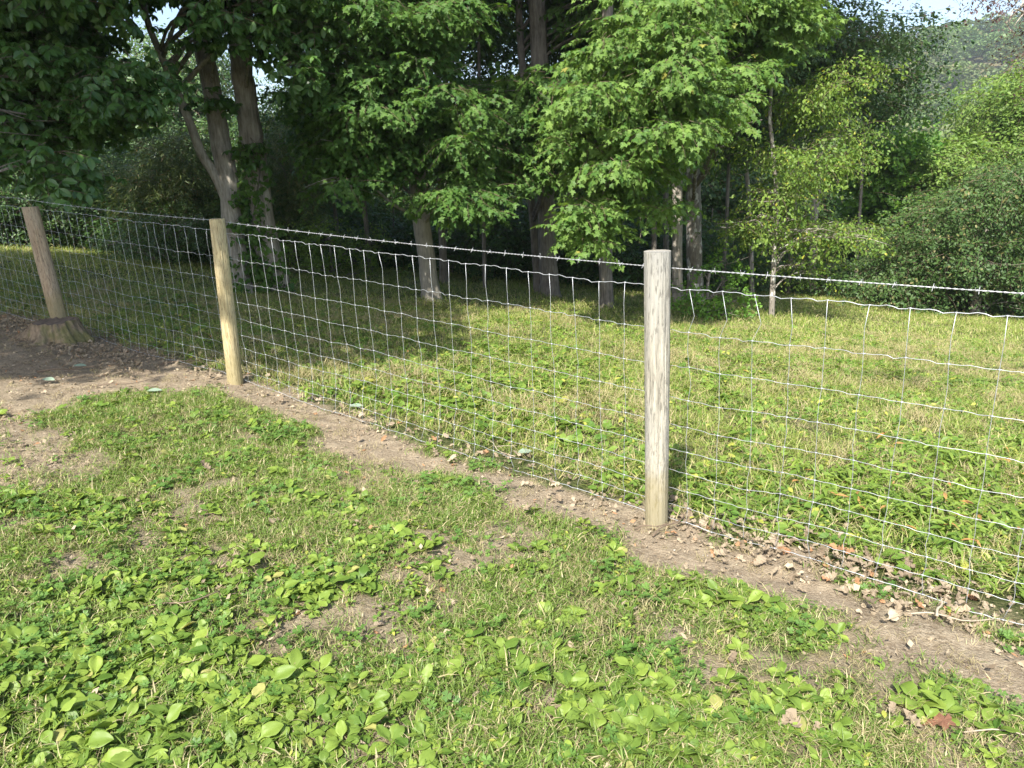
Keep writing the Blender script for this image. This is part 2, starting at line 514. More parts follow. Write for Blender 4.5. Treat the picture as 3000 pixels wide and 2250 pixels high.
def spray_oak(rg, s=.17, mats=('oak', 'twig')):
    mb = MB()
    P = spline([(0, -.2, -.03), (0, .0, .0), (rg.uniform(-.03, .03), .2, .0)], 4)
    tube(mb, P, np.linspace(.006, .003, 4), 3, 1, False)
    n = 11
    for k in range(n):
        whorl = k < 7
        ya = (k * 2 * math.pi / 7 + rg.uniform(-.3, .3)) if whorl else rg.choice([-1, 1]) * rg.uniform(.6, 1.4)
        base = P[-1] if whorl else P[1] + (P[2] - P[1]) * rg.random()
        ss = s * rg.uniform(.65, 1.15)
        m3 = rot(ya, rg.uniform(-.9, .05), rg.uniform(-.5, .5))
        mb.add((OAKL[0] * ss) @ m3.T + base, OAKL[1], 0, rg.random())
    return mb.mesh('leafy_twig', [M[mats[0]], M[mats[1]]], False)


def spray_small(rg, n=22, s=.07, mat='bg_green', L=.55, leaf=OVAL, droop=(-.8, .3)):
    mb = MB()
    P = spline([(0, -.1, 0), (rg.uniform(-.05, .05), L * .5, .03), (rg.uniform(-.1, .1), L, -.05)], 5)
    tube(mb, P, np.linspace(.004, .0015, 5), 3, 1, False)
    for k in range(n):
        t = rg.random() ** .8
        q = np.array([np.interp(t, np.linspace(0, 1, 5), P[:, j]) for j in range(3)])
        off = rg.normal(0, 1, 3) * [.09, .06, .05] * L / .55
        ya = rg.uniform(-2, 2); m3 = rot(ya, rg.uniform(*droop), rg.uniform(-.7, .7))
        mb.add((leaf[0] * s * rg.uniform(.6, 1.25)) @ m3.T + q + off, leaf[1], 0, rg.random())
    return mb.mesh('leafy_twig', [M[mat], M['twig']], False)


def spray_cedar(rg, mat='cedar'):
    mb = MB(); L = .6
    for k in range(46):
        t = rg.random(); side = rg.choice([-1, 1])
        q = np.array([side * rg.uniform(0, .16) * (1 - t * .6), t * L, rg.uniform(-.03, .05) - .1 * t * t])
        m3 = rot(-side * rg.uniform(.1, 1.2), rg.uniform(-.7, .4), rg.uniform(-1, 1))
        v = np.array([(-.009, 0, 0), (.009, 0, 0), (0, .11, 0)]) * rg.uniform(.7, 1.3)
        mb.add(v @ m3.T + q, [(0, 1, 2)], 0, rg.random())
    return mb.mesh('cedar_spray', [M[mat]], False)


def blob(rg, mat='hill', n=420):
    """a far crown: leaf clusters spread over an uneven dome"""
    mb = MB()
    lob = rg.normal(0, 1, (9, 3)); lob[:, 2] = np.abs(lob[:, 2]) * .8; lob /= np.linalg.norm(lob, axis=1)[:, None]
    for k in range(n):
        d = rg.normal(0, 1, 3); d[2] = abs(d[2]) - .25; d /= np.linalg.norm(d)
        r = .62 + .38 * np.max(lob @ d) ** 6
        q = d * r * rg.uniform(.82, 1.0) * [1, 1, .95]
        m3 = rot(rg.uniform(0, 6.3), rg.uniform(-.9, .9), rg.uniform(-.9, .9))
        v = np.array([(-.07, -.05, 0), (.06, -.07, .01), (.08, .05, 0), (-.05, .08, .02)]) * rg.uniform(.6, 1.3)
        mb.add(v @ m3.T + q, [(0, 1, 2, 3)], 0, float(np.clip(rg.normal(.5, .25), 0, 1)))
    return mb.mesh('crown_cluster', [M[mat]], False)


# --- instancing on one object's own points
def scatter_obj(name, variants, pts, rots, scl, idx=None, parent=None, **props):
    pts = np.asarray(pts, np.float32); n = len(pts)
    me = bpy.data.meshes.new(name)
    me.vertices.add(n); me.vertices.foreach_set('co', pts.ravel())
    for nm, ty, key, arr in (('rot', 'FLOAT_VECTOR', 'vector', np.asarray(rots, np.float32).ravel()),
                             ('scl', 'FLOAT', 'value', np.asarray(scl, np.float32)),
                             ('idx', 'INT', 'value', (np.asarray(idx) if idx is not None else rng.integers(0, len(variants), n)).astype(np.int32))):
        a = me.attributes.new(nm, ty, 'POINT'); a.data.foreach_set(key, arr)
    me.update()
    o = obj(name, me, parent, **props)
    g = bpy.data.node_groups.new('leaves_on_points', 'GeometryNodeTree')
    g.interface.new_socket('Geometry', in_out='INPUT', socket_type='NodeSocketGeometry')
    g.interface.new_socket('Geometry', in_out='OUTPUT', socket_type='NodeSocketGeometry')
    N = g.nodes.new; L = g.links.new
    gi = N('NodeGroupInput'); go = N('NodeGroupOutput')
    iop = N('GeometryNodeInstanceOnPoints')
    jo = N('GeometryNodeJoinGeometry')
    for vm in variants:
        so = bpy.data.objects.get('src_' + vm.name) or bpy.data.objects.new('src_' + vm.name, vm)
        oi = N('GeometryNodeObjectInfo'); oi.inputs['Object'].default_value = so
        ti = N('GeometryNodeGeometryToInstance'); L(oi.outputs['Geometry'], ti.inputs[0]); L(ti.outputs[0], jo.inputs[0])

    def na(nm, ty):
        a = N('GeometryNodeInputNamedAttribute'); a.data_type = ty; a.inputs['Name'].default_value = nm; return a.outputs['Attribute']
    L(gi.outputs[0], iop.inputs['Points']); L(jo.outputs[0], iop.inputs['Instance'])
    iop.inputs['Pick Instance'].default_value = True
    L(na('idx', 'INT'), iop.inputs['Instance Index'])
    er = N('FunctionNodeEulerToRotation'); L(na('rot', 'FLOAT_VECTOR'), er.inputs[0]); L(er.outputs[0], iop.inputs['Rotation'])
    L(na('scl', 'FLOAT'), iop.inputs['Scale'])
    L(iop.outputs[0], go.inputs[0])
    md = o.modifiers.new('leaves', 'NODES'); md.node_group = g
    return o


rgv = np.random.default_rng(3)
SP = {
    'maple': [spray_maple(rgv) for _ in range(5)],
    'maple_dark': [spray_maple(rgv, mats=('maple_dark', 'twig')) for _ in range(4)],
    'oak': [spray_oak(rgv) for _ in range(5)],
    'ash': [spray_small(rgv, 24, .085, 'ash', .6, OVAL, (-.9, .1)) for _ in range(4)],
    'green': [spray_small(rgv, 26, .085, 'bg_green', .6) for _ in range(4)],
    'grey': [spray_small(rgv, 30, .075, 'bg_grey', .6) for _ in range(4)],
    'bright': [spray_small(rgv, 26, .10, 'bg_bright', .6, HEART) for _ in range(4)],
    'olive': [spray_small(rgv, 28, .085, 'bg_olive', .6) for _ in range(4)],
    'yellow': [spray_small(rgv, 26, .10, 'bg_yellow', .6, OVAL) for _ in range(4)],
    'vine': [spray_small(rgv, 9, .10, 'maple_dark', .3, HEART, (-1.3, -.3)) for _ in range(4)],
    'red': [spray_small(rgv, 26, .05, 'bg_purple', .5, OVAL3) for _ in range(3)],
    'cedar': [spray_cedar(rgv) for _ in range(4)],
}
for k, L_ in SP.items():
    for i, me in enumerate(L_): me.name = f'{k}_leafy_twig_{i}'
CRESTS = [blob(rgv) for _ in range(5)]

# ------------------------------------------------------------------ ground sheet
def axis(lo, hi, step, far_lo, far_hi, g=1.16):
    a = list(np.arange(lo, hi, step)); s = step
    x = a[-1]
    while x < far_hi: s *= g; x += s; a.append(x)
    s = step; x = a[0]; b = []
    while x > far_lo: s *= g; x -= s; b.append(x)
    return np.array(b[::-1] + a)


ax = axis(-6.5, 4.5, .035, -900, 900); ay = axis(.6, 8.5, .035, -60, 1300)
GX, GY = np.meshgrid(ax, ay)
GZ = gz(GX, GY); GD = dirt(GX, GY)
GZ = GZ + np.where(GD > .3, (fbm(GX, GY, .07, 77, 3) - .5) * .016 * (np.hypot(GX, GY) < 14), 0)
nx, ny = len(ax), len(ay)
ii = (np.arange(ny - 1)[:, None] * nx + np.arange(nx - 1)[None, :])
quads = np.stack([ii, ii + 1, ii + nx + 1, ii + nx], -1).reshape(-1, 4)
PS = poly_sdf(GX, GY, PATH) + (fbm(GX, GY, .35, 3) - .5) * .5
fm = (PS[:-1, :-1] > .0).reshape(-1)


def sheet(name, mask, **props):
    q = quads[mask]; used, inv = np.unique(q, return_inverse=True)
    co = np.stack([GX.ravel()[used], GY.ravel()[used], GZ.ravel()[used]], -1).astype(np.float32)
    q = inv.reshape(-1, 4)
    me = bpy.data.meshes.new(name)
    me.vertices.add(len(co)); me.vertices.foreach_set('co', co.ravel())
    me.loops.add(q.size); me.loops.foreach_set('vertex_index', q.ravel().astype(np.int32))
    me.polygons.add(len(q)); me.polygons.foreach_set('loop_start', np.arange(0, q.size, 4, dtype=np.int32))
    me.polygons.foreach_set('loop_total', np.full(len(q), 4, np.int32)); me.update(calc_edges=True)
    me.polygons.foreach_set('use_smooth', [True] * len(q))
    a = me.attributes.new('dirt', 'FLOAT', 'POINT'); a.data.foreach_set('value', GD.ravel()[used].astype(np.float32))
    me.materials.append(M['ground'])
    return obj(name, me, kind='structure', **props)


sheet('ground', ~fm, label='uneven lawn and mown clearing sloping down to the woods')
sheet('dirt_path', fm, label='bare brown earth strip along the near side of the wire fence')

# ------------------------------------------------------------------ fence
fence = thing('wire_fence', 'woven wire fence with round wooden posts and a barbed strand on top', 'fence', (0, 0, 0))
KN = [np.array([-8.33, 10.35, 1.87]), np.array([-5.19, 8.03, 1.655]), np.array([-2.339, 5.975, 1.420]),
      np.array([.655, 3.482, 1.206]), np.array([3.556, 1.013, 1.163])]
ROWS = np.cumsum([0, 8, 7, 6.2, 5.6, 5, 4.5, 4, 3.5, 3.2]) * .0254
ROWS *= 1.185 / ROWS[-1]
CNT = [25, 23, 26, 25]                      # stay gaps in each panel
frg = np.random.default_rng(21)
tops = []; panel = []; kk = 0
for p in range(4):
    a, b = KN[p], KN[p + 1]
    for i in range(CNT[p]):
        t = (i + (.62 if p == 3 else .3)) / CNT[p]
        tops.append(a + (b - a) * min(t, 1)); panel.append((p, i))
tops = np.array(tops); ns = len(tops)
tang = np.gradient(tops, axis=0); tang /= np.linalg.norm(tang, axis=1)[:, None]
nrm = np.cross(tang, [0, 0, 1.]); nrm /= np.linalg.norm(nrm, axis=1)[:, None]      # towards the camera's side
if (nrm[ns // 2] @ (-tops[ns // 2])) < 0: nrm = -nrm
J = np.zeros((ns, 10, 3))
slide = np.cumsum(frg.normal(0, .0035, (ns, 10)), axis=1)
bulge = frg.normal(0, .004, (ns, 10))
for r in range(10):
    J[:, r] = tops - np.array([0, 0, 1]) * ROWS[r] + tang * slide[:, r, None] + nrm * bulge[:, r, None]
# follow the ground: stretch between the top wire and a bottom wire just above the soil
bz = gz(J[:, 9, 0], J[:, 9, 1]) + .03
drop = np.clip(tops[:, 2] - bz, 1.1, 1.27)
for r in range(10):
    J[:, r, 2] += (1.185 - drop) * (ROWS[r] / ROWS[-1]) + frg.normal(0, .003, ns)
for i, (p, k) in enumerate(panel):           # slack lower rows bow towards the lawn in the middle panel
    u = k / CNT[p]
    bow = math.sin(math.pi * u) * (.05 if p == 2 else .025)
    for r in (7, 8, 9): J[i, r] += nrm[i] * bow * (r - 6) / 3 + tang[i] * frg.normal(0, .010) * (r - 6) / 3
    J[i, 9, 2] = max(J[i, 9, 2], float(gz(J[i, 9, 0], J[i, 9, 1])) + .012)


def wire_row(r):
    pts = []
    for i in range(ns - 1):
        a, b = J[i, r], J[i + 1, r]
        for u, dz in ((0, 0), (.25, -.001), (.42, .0045), (.58, .002), (.72, -.0075), (.88, -.004)):
            pts.append(a + (b - a) * u + np.array([0, 0, dz * frg.uniform(.3, 1.2) * (.95 if r < 2 else .5)]))
    pts.append(J[-1, r]); mb = MB()
    tube(mb, np.array(pts), .0018 if r in (0, 9) else .0012, 6)
    return mb.mesh('line_wire', [M['wire']])


for r in range(10):
    obj('line_wire', wire_row(r), fence)
for i in range(ns):
    pts = [J[i, r] for r in range(10)]
    P = [pts[0]]
    p, k = panel[i]
    for r in range(9):
        mid = (pts[r] + pts[r + 1]) / 2
        am = frg.normal(0, .004)
        if r == 0 and p == 3 and k < 5: am = -[.035, .028, .03, .036, .01][k]; mid = pts[0] * .4 + pts[1] * .6
        elif r == 0 and frg.random() < .35: am = frg.normal(0, .010)
        P += [mid - tang[i] * am, pts[r + 1]]
    mb = MB()
    tube(mb, np.array(P) + nrm[i] * .003, .0012, 6)
    for r in range(10):                     # the wrapped knot where stay and line wire meet
        q = pts[r]
        tube(mb, np.array([q - tang[i] * .007, q, q + tang[i] * .007]) + nrm[i] * .0015, [.0022, .0034, .0022], 6)
    obj('stay_wire', mb.mesh('stay_wire', [M['wire']]), fence)


def barb_mesh():
    mb = MB()
    c = [(x, .0042 * math.cos(a), .0042 * math.sin(a)) for a, x in zip(np.linspace(0, 4 * math.pi, 17), np.linspace(-.006, .006, 17))]
    tube(mb, c, .0012, 5)
    for (x, a) in ((-.006, .5), (-.005, .5 + math.pi), (.006, 2.2), (.005, 2.2 + math.pi)):
        d = np.array([x * .6, math.cos(a), math.sin(a)])
        tube(mb, [np.array([x, 0, 0]) + d * .003, np.array([x, 0, 0]) + d * .017], [.0013, .0007], 5)
    return mb.mesh('barb', [M['barb']])


BM = barb_mesh()
BK = [np.array([-8.33, 10.35, 1.97]), np.array([-5.19, 8.03, 1.745]), np.array([-2.339, 5.975, 1.505]), np.array([.66, 3.482, 1.303]), np.array([3.556, 1.013, 1.265])]
mb = MB(); line = []
for a, b in zip(BK[:-1], BK[1:]):
    for u in np.linspace(0, 1, 320, endpoint=False):
        line.append(a + (b - a) * u - np.array([0, 0, .018 * 4 * u * (1 - u)]))
line.append(BK[-1]); line = np.array(line)
S = np.concatenate([[0], np.cumsum(np.linalg.norm(np.diff(line, axis=0), axis=1))])
for ph in (0, math.pi):
    th = S / .045 * 2 * math.pi + ph
    T = np.gradient(line, axis=0); T /= np.linalg.norm(T, axis=1)[:, None]
    B = np.cross(T, [0, 0, 1.]); Nn = np.cross(B, T)
    tube(mb, line + (np.cos(th) * .0019)[:, None] * B + (np.sin(th) * .0019)[:, None] * Nn, .0014, 4)
bw = obj('barbed_wire', mb.mesh('barbed_wire', [M['barb']]), fence)
s = .05
while s < S[-1] - .05:
    q = np.array([np.interp(s, S, line[:, j]) for j in range(3)]); k = min(np.searchsorted(S, s), len(T) - 1)
    o = obj('barb', BM, bw, q)
    o.rotation_mode = 'QUATERNION'
    o.rotation_quaternion = Vector(T[k]).to_track_quat('X', 'Z') @ Matrix.Rotation(frg.uniform(0, 6.28), 3, 'X').to_quaternion()
    s += .127 * frg.uniform(.88, 1.12)


def post_mesh(r0, r1, top, mat, seed, tilt):
    """round post from below ground to its sawn top, local origin at the foot"""
    mb = MB(); n = 64; seg = 96
    z = np.concatenate([[-.3], np.linspace(-.05, top, n - 2), [top + .001]])
    th = np.arange(seg) * 2 * math.pi / seg
    V = []
    for i, zz in enumerate(z):
        u = max(0, zz) / top; r = r0 + (r1 - r0) * u
        q = 1 + .05 * (vnoise(np.cos(th) * 2 + 5, np.sin(th) * 2 + seed + zz * 1.2, 1, seed) - .5)
        q = q + .035 * (vnoise(np.cos(th) * 9 + 5, np.sin(th) * 9 + seed + zz * 1.0, 1, seed + 1) - .5)
        for (kz, ka) in ((.42, 2.1), (.93, -1.2), (.71, .3), (1.1, -1.9)):      # knots
            q = q + .05 * np.exp(-((zz - kz * top / 1.35) / .02) ** 2) * np.exp(-((np.angle(np.exp(1j * (th - ka - seed)))) / .25) ** 2)
        for (kc, z0_, z1_, dp) in ((-1.75, .05, .62, .09), (-1.25, .5, 1.4, .11), (-2.3, .8, 1.4, .08), (-.8, .1, .7, .08), (-2.0, .35, .8, .05), (-1.5, 1.0, 1.4, .07)):   # drying cracks
            aa = kc + .3 * math.sin(seed) + .05 * math.sin(zz * 9 + kc * 7)
            q = q - dp * np.exp(-(np.angle(np.exp(1j * (th - aa))) / .038) ** 2) * float(np.clip((zz - z0_) / .1, 0, 1) * np.clip((z1_ - zz) / .12, 0, 1))
        V.append(np.stack([np.cos(th) * r * q + tilt[0] * u, np.sin(th) * r * q + tilt[1] * u, np.full(seg, zz)], -1))
    F = [(i * seg + j, i * seg + (j + 1) % seg, (i + 1) * seg + (j + 1) % seg, (i + 1) * seg + j) for i in range(n - 1) for j in range(seg)]
    mb.add(np.array(V).reshape(-1, 3), F)
    mb.add(V[-1] + np.array([0, 0, .0004]), [tuple(range(seg))])
    me = mb.mesh('fence_post', [mat])
    me.polygons[len(F)].use_smooth = False
    return me


def on_fence(px, py, a, b, off=.066):
    """meet a sight line with the vertical plane just in front of a fence panel"""
    d = ray(px, py); e = b - a; n = np.cross(e, [0, 0, 1.]); n /= np.linalg.norm(n)
    if n @ (EYE - a) < 0: n = -n
    t = ((a + n * off - EYE) @ n) / (d @ n)
    return EYE + t * d


POSTS = [((65, 447), (128, 690), KN[1], KN[2], .080, .076, 'post_brown', 'brown round post leaning left behind the old stump'),
         ((468.5, 473), (509, 830), KN[2], KN[3], .062, .058, 'post_yellow', 'yellowish knotted post standing in front of the double oak'),
         ((1420, 543), (1418, 1124), KN[2], KN[3], .056, .0625, 'post_grey', 'pale grey weathered post, nearest to the camera')]
post_foot = []
for k, (tp, bt, a, b, r0, r1, mt, lab) in enumerate(POSTS):
    B0 = on_fence(*bt, a, b); T0 = on_fence(*tp, a, b)
    print('post', k, B0, T0, 'ground', float(gz(B0[0], B0[1])))
    post_foot.append(B0)
    o = obj('fence_post', post_mesh(r0, r1, T0[2] - B0[2], M[mt], k * 7 + 1, (T0[0] - B0[0], T0[1] - B0[1])), fence, B0, label=lab)
    for zz, rr in ((T0[2] - B0[2] - .05, .3),):
        pass
for q in (KN[0], KN[4]):
    zz = float(gz(q[0], q[1]))
    obj('fence_post', post_mesh(.06, .06, q[2] + .16 - zz, M['post_grey'], 31, (0, 0)), fence, (q[0] - .04, q[1] - .05, zz))

# ------------------------------------------------------------------ stump
def stump():
    cx, cy = G(128, 742)
    z0 = float(gz(cx, cy))
    t = thing('tree_stump', 'old cut stump with flaring mossy roots at the foot of the brown leaning post', 'tree stump', (cx, cy, z0))
    mb = MB(); seg = 120; H = .20; n = 26
    th = np.arange(seg) * 2 * math.pi / seg
    roots = [(math.radians(205), .40, .30), (math.radians(262), .13, .26), (math.radians(318), .14, .25), (math.radians(0), .10, .3), (math.radians(75), .15, .4), (math.radians(140), .2, .4)]
    V = []
    for i in range(n):
        u = i / (n - 1); z = -.05 + u * (H + .05); e = max(0, 1 - max(z, 0) / H)
        r = .205 + .05 * e
        for a, l, wd in roots:
            da = np.angle(np.exp(1j * (th - a)))
            r = r + l * e ** 1.9 * np.exp(-(da / wd) ** 2)
        r = r * (1 + .06 * (vnoise(np.cos(th) * 4 + 9, np.sin(th) * 4 + z * 2, 1, 4) - .5)) + .045 * (vnoise(th * 12, th * 0 + z * 3, 1, 6) - .5) + .012 * (vnoise(th * 40, th * 0 + z * 8, 1, 7) - .5)
        r[0] = (r[1] + r[-1]) / 2
        zz = z + (.02 * (vnoise(np.cos(th) * 3, np.sin(th) * 3, 1, 5) - .5) + .02 * (vnoise(th * 7, th * 0, 1, 15) - .5) + .012 * (vnoise(th * 22, th * 0, 1, 19) - .5)) * u
        V.append(np.stack([np.cos(th) * r, np.sin(th) * r, zz], -1))
    F = [(i * seg + j, i * seg + (j + 1) % seg, (i + 1) * seg + (j + 1) % seg, (i + 1) * seg + j) for i in range(n - 1) for j in range(seg)]
    rim = V[-1].copy()
    mb.add(np.array(V).reshape(-1, 3), F)
    obj('stump_bark', mb.mesh('stump_bark', [M['stump']]), t)
    m2 = MB(); rings = []
    for k, s in enumerate(np.linspace(.995, .0, 9)):
        q = rim * [s, s, 0] + [0, 0, H - .006 - .025 * (1 - s)]
        q[:, 2] += .012 * (vnoise(q[:, 0] * 20, q[:, 1] * 20, 1, 3) - .5)
        if k == 0: q = rim - [0, 0, .002]
        rings.append(q)
    F = [(i * seg + (j + 1) % seg, i * seg + j, (i + 1) * seg + j, (i + 1) * seg + (j + 1) % seg)[::-1] for i in range(8) for j in range(seg)]
    m2.add(np.vstack(rings), F)
    obj('cut_face', m2.mesh('cut_face', [M['stump_top']]), t)


stump()

# ------------------------------------------------------------------ trees
MARKS = [(-400, 'beyond the left edge'), (60, 'behind the brown leaning post'), (190, 'behind the grey-green bush'), (330, 'left of the yellowish cedar'), (430, 'just left of the double oak'), (560, 'behind the double oak'),
         (690, 'right of the double oak'), (810, 'left of the slanting maple'), (930, 'behind the slanting maple'), (1050, 'right of the slanting maple'), (1180, 'behind the thick shaded trunk'), (1310, 'behind the bright maple'),
         (1420, 'left of the pale patchy trunk'), (1500, 'behind the pale patchy trunk'), (1600, 'right of the pale patchy trunk'), (1680, 'behind the slim sapling'), (1780, 'behind the forked hickory'), (1910, 'behind the vine-draped tree'),
         (2030, 'left of the olive tree'), (2140, 'behind the olive tree'), (2260, 'at the right edge'), (2600, 'beyond the right edge')]


def landmark(x, y, z):
    v = np.array([x, y, z]) - EYE; px = (1500 + F_PX * (v @ RT) / (v @ _f)) * 2212 / 3000
    return min(MARKS, key=lambda m: abs(m[0] - px))[1]


CL_RG = np.random.default_rng(8)


def clumps_in(poly, d0, d1, n, rad, rg=CL_RG, flat=.45):
    P = np.array(poly, float); lo = P.min(0); hi = P.max(0); out = []
    cell = math.sqrt((hi[0] - lo[0]) * (hi[1] - lo[1]) / max(n, 1)) * .55
    tries = 0
    while len(out) < n and tries < n * 60:
        tries += 1
        q = lo + (hi - lo) * rg.random(2)
        if not in_poly(np.array([q[0]]), np.array([q[1]]), poly)[0]: continue
        if any(math.hypot(q[0] - a, q[1] - b) < cell for a, b, *_ in out) and tries < n * 40: continue
        out.append((q[0], q[1]))
    res = []
    for a, b in out:
        c = W(a, b, rg.uniform(d0, d1)); r = rad * rg.uniform(.7, 1.25)
        res.append((c, r, flat))
    return res


def clumps_ell(c, R, n, rad, rg=CL_RG, flat=.5, shell=.5):
    res = []
    for _ in range(n):
        d = rg.normal(0, 1, 3); d /= np.linalg.norm(d)
        res.append((np.array(c) + d * np.array(R) * rg.uniform(shell, 1), rad * rg.uniform(.7, 1.3), flat))
    return res


def foliage(clumps, per, scale, rg, zmin=.3):
    P = []; Rr = []; S_ = []
    for c, r, flat in clumps:
        n = max(4, int(per * r * r))
        d = rg.normal(0, 1, (n, 3)); d /= np.linalg.norm(d, axis=1)[:, None]
        rad = rg.uniform(.25, 1, n) ** .6
        q = c + d * rad[:, None] * np.array([r, r, r * flat])
        yaw = np.arctan2(d[:, 1], d[:, 0]) - math.pi / 2 + rg.normal(0, .7, n)
        pit = rg.normal(-.25, .3, n) - .35 * (d[:, 2] < 0)
        P.append(q); Rr.append(np.stack([pit, rg.normal(0, .3, n), yaw], -1)); S_.append(scale * rg.uniform(.75, 1.2, n))
        m = max(1, n // 9)                     # a few twigs reach well beyond the clump
        d = rg.normal(0, 1, (m, 3)); d /= np.linalg.norm(d, axis=1)[:, None]
        P.append(c + d * rg.uniform(1, 1.55, m)[:, None] * np.array([r, r, r * max(flat, .45)]))
        Rr.append(np.stack([rg.normal(-.3, .3, m), rg.normal(0, .3, m), np.arctan2(d[:, 1], d[:, 0]) - math.pi / 2], -1)); S_.append(scale * rg.uniform(.6, 1, m))
    P = np.vstack(P); Rr = np.vstack(Rr); S_ = np.concatenate(S_)
    k = P[:, 2] > gz(P[:, 0], P[:, 1]) + zmin * .5
    return P[k], Rr[k], S_[k]


def make_limbs(trunks, clumps, rg, r0=.05, share=1., maxn=40):
    """boughs from the trunk out to the leaf clumps, one mesh per bough"""
    out = []
    cl = [c for c in clumps if rg.random() < share][:maxn]
    for c, r, flat in cl:
        T = trunks[rg.integers(len(trunks))] if len(trunks) > 1 else trunks[0]
        dist = np.linalg.norm(T - c, axis=1); h = np.linalg.norm(T[:, :2] - c[:2], axis=1)
        want = c[2] - .35 * h
        i = int(np.argmin(np.abs(T[:, 2] - want) + .15 * dist))
        a = T[i]; L = np.linalg.norm(c - a)
        m1 = a + (c - a) * .35 + np.array([0, 0, .10 * L]) + rg.normal(0, .05 * L, 3)
        m2 = a + (c - a) * .7 + np.array([0, 0, .06 * L]) + rg.normal(0, .04 * L, 3)
        mb = MB(); P = spline([a, m1, m2, c], 10); rr = min(r0, .012 + .012 * L)
        tube(mb, P, np.linspace(rr, .007, 10), 6)
        for _ in range(4):
            j = rg.integers(4, 9); e = c + rg.normal(0, 1, 3) * [r * .6, r * .6, r * flat * .5]
            tube(mb, spline([P[j], (P[j] + e) / 2 + rg.normal(0, .04, 3), e], 5), np.linspace(.008, .003, 5), 4)
        out.append(mb)
    return out


def tree(name, label, cat, trunks, clumps, kind, per=55, scale=1., bark='bark', group=None, limbs=1., maxl=40, seed=0, r0=.05, crown_name='crown', extra_foliage=None):
    """trunks: list of (points, r0, r1)"""
    rg = np.random.default_rng(seed + 100)
    base = np.array(trunks[0][0][0])
    t = thing(name, label, cat, tuple(base), group)
    TT = []
    for P, ra, rb in trunks:
        P = np.array(P, float)
        n = max(8, int(np.linalg.norm(P[-1] - P[0]) / .12))
        C = spline(P, n); u = np.linspace(0, 1, n)
        R = ra + (rb - ra) * u
        h = C[:, 2] - C[0, 2]
        R = R * (1 + .55 * np.exp(-np.maximum(h, 0) / .22) * (ra > .07))
        mb = MB(); tube(mb, C, R, 26 if ra > .1 else 12, rough=.16 if ra > .1 else .1, seed=seed)
        TT.append(C)
        o = obj('trunk', mb.mesh('trunk', [M[bark]]), t); shift(o, base)
    if clumps:
        if limbs:
            for mb in make_limbs(TT, clumps, rg, r0, limbs, maxl):
                o = obj('limb', mb.mesh('limb', [M[bark]]), t); shift(o, base)
        P, R, S_ = foliage(clumps, per, scale, rg)
        if extra_foliage is not None: pass
        scatter_obj(crown_name, SP[kind], P - base, R, S_, parent=t, kind='stuff')
    return t


def shift(o, base):
    o.data.transform(Matrix.Translation(Vector(-np.asarray(base))))


def foot(px, py, d=None, dz=-.15):
    if d is None:
        x, y = G(px, py)
    else:
        q = W(px, py, d); x, y = q[0], q[1]
    return np.array([x, y, float(gz(x, y)) + dz])


# the double oak behind the yellowish post
D = 12.7
tL = [foot(527, 650, D), W(515, 600, D), W(504, 500, D), W(495, 400, D), W(475, 300, D), W(459, 200, D), W(438, 100, D), W(425, 0, D), W(405, -160, D), W(400, -420, D)]
tR = [foot(592, 650, D + .25), W(596, 610, D + .25), W(578, 533, D + .2), W(558, 400, D + .2), W(543, 300, D + .2), W(530, 200, D + .2), W(521, 150, D + .2), W(518, 0, D), W(530, -200, D), W(560, -450, D)]
tB = [W(508, 470, D), W(467, 383, D - .1), W(435, 332, D - .2), W(413, 273, D - .3), W(386, 206, D - .3), W(363, 155, D - .4), W(340, 100, D - .5), W(320, 50, D - .6), W(300, -40, D - .7)]
ck = clumps_in([(440, -120), (660, -120), (650, 0), (650, 90), (700, 160), (690, 205), (640, 190), (590, 150), (560, 110), (440, 60)], 10.6, 12.2, 40, .42, flat=.4)
ck += clumps_in([(240, -80), (440, -80), (430, 0), (245, 0)], 10.5, 12, 12, .3)
ck += clumps_in([(300, 60), (440, 60), (440, 200), (330, 160)], 11, 12.4, 4, .22)
ck += clumps_ell((-6.5, 14.5, 9.2), (4.0, 4.0, 2.0), 50, 1.15)  # crown part out of view, added to shade the cedars
ck += [(W(445, 215, 12.3), .3, .6), (W(548, 330, 12.45), .28, .9), (W(470, 240, 12.4), .25, .7)]
ck += clumps_ell((-5.2, 9.6, 9.2), (4.0, 4.0, 2.4), 48, 1.1)
tree('oak_tree', 'large grey oak with two thick leaning trunks from one base, behind the yellowish post', 'tree',
     [(tL, .185, .12), (tR, .215, .15), (tB, .085, .04)], ck, 'oak', per=90, scale=.74, bark='bark', seed=1, maxl=14)

vn = thing('climbing_vine', 'leafy vine climbing between and over the two oak trunks', 'vine', tuple(tR[0]))
C_ = spline(np.array(tR[:5]), 60); C2 = spline(np.array(tL[:4]), 50); vp = []
for q, rr, n_ in ((C_, .21, 150), (C2, .18, 50)):
    for _ in range(n_):
        u = CL_RG.random() ** 1.2; p_ = q[int(u * (len(q) - 1))]; a_ = CL_RG.normal(-math.pi / 2 + (.0 if rr > .2 else 1.0), .75)
        vp.append(p_ + np.array([math.cos(a_), math.sin(a_), 0]) * (rr + .04 + .05 * CL_RG.random()))
vp = np.array(vp); scatter_obj('vine_leaves', SP['vine'], vp - np.array(tR[0]), np.c_[CL_RG.normal(-.6, .4, len(vp)), CL_RG.normal(0, .4, len(vp)), CL_RG.uniform(2.2, 4.2, len(vp))], CL_RG.uniform(.5, .9, len(vp)), parent=vn, kind='stuff')
mb = MB(); tube(mb, C_ + np.c_[.15 * np.sin(np.linspace(0, 9, 60)), np.full(60, -.22), np.zeros(60)], .012, 6)
o = obj('vine_stem', mb.mesh('vine_stem', [M['bark_dark']]), vn); o.data.transform(Matrix.Translation(Vector(-np.array(tR[0]))))

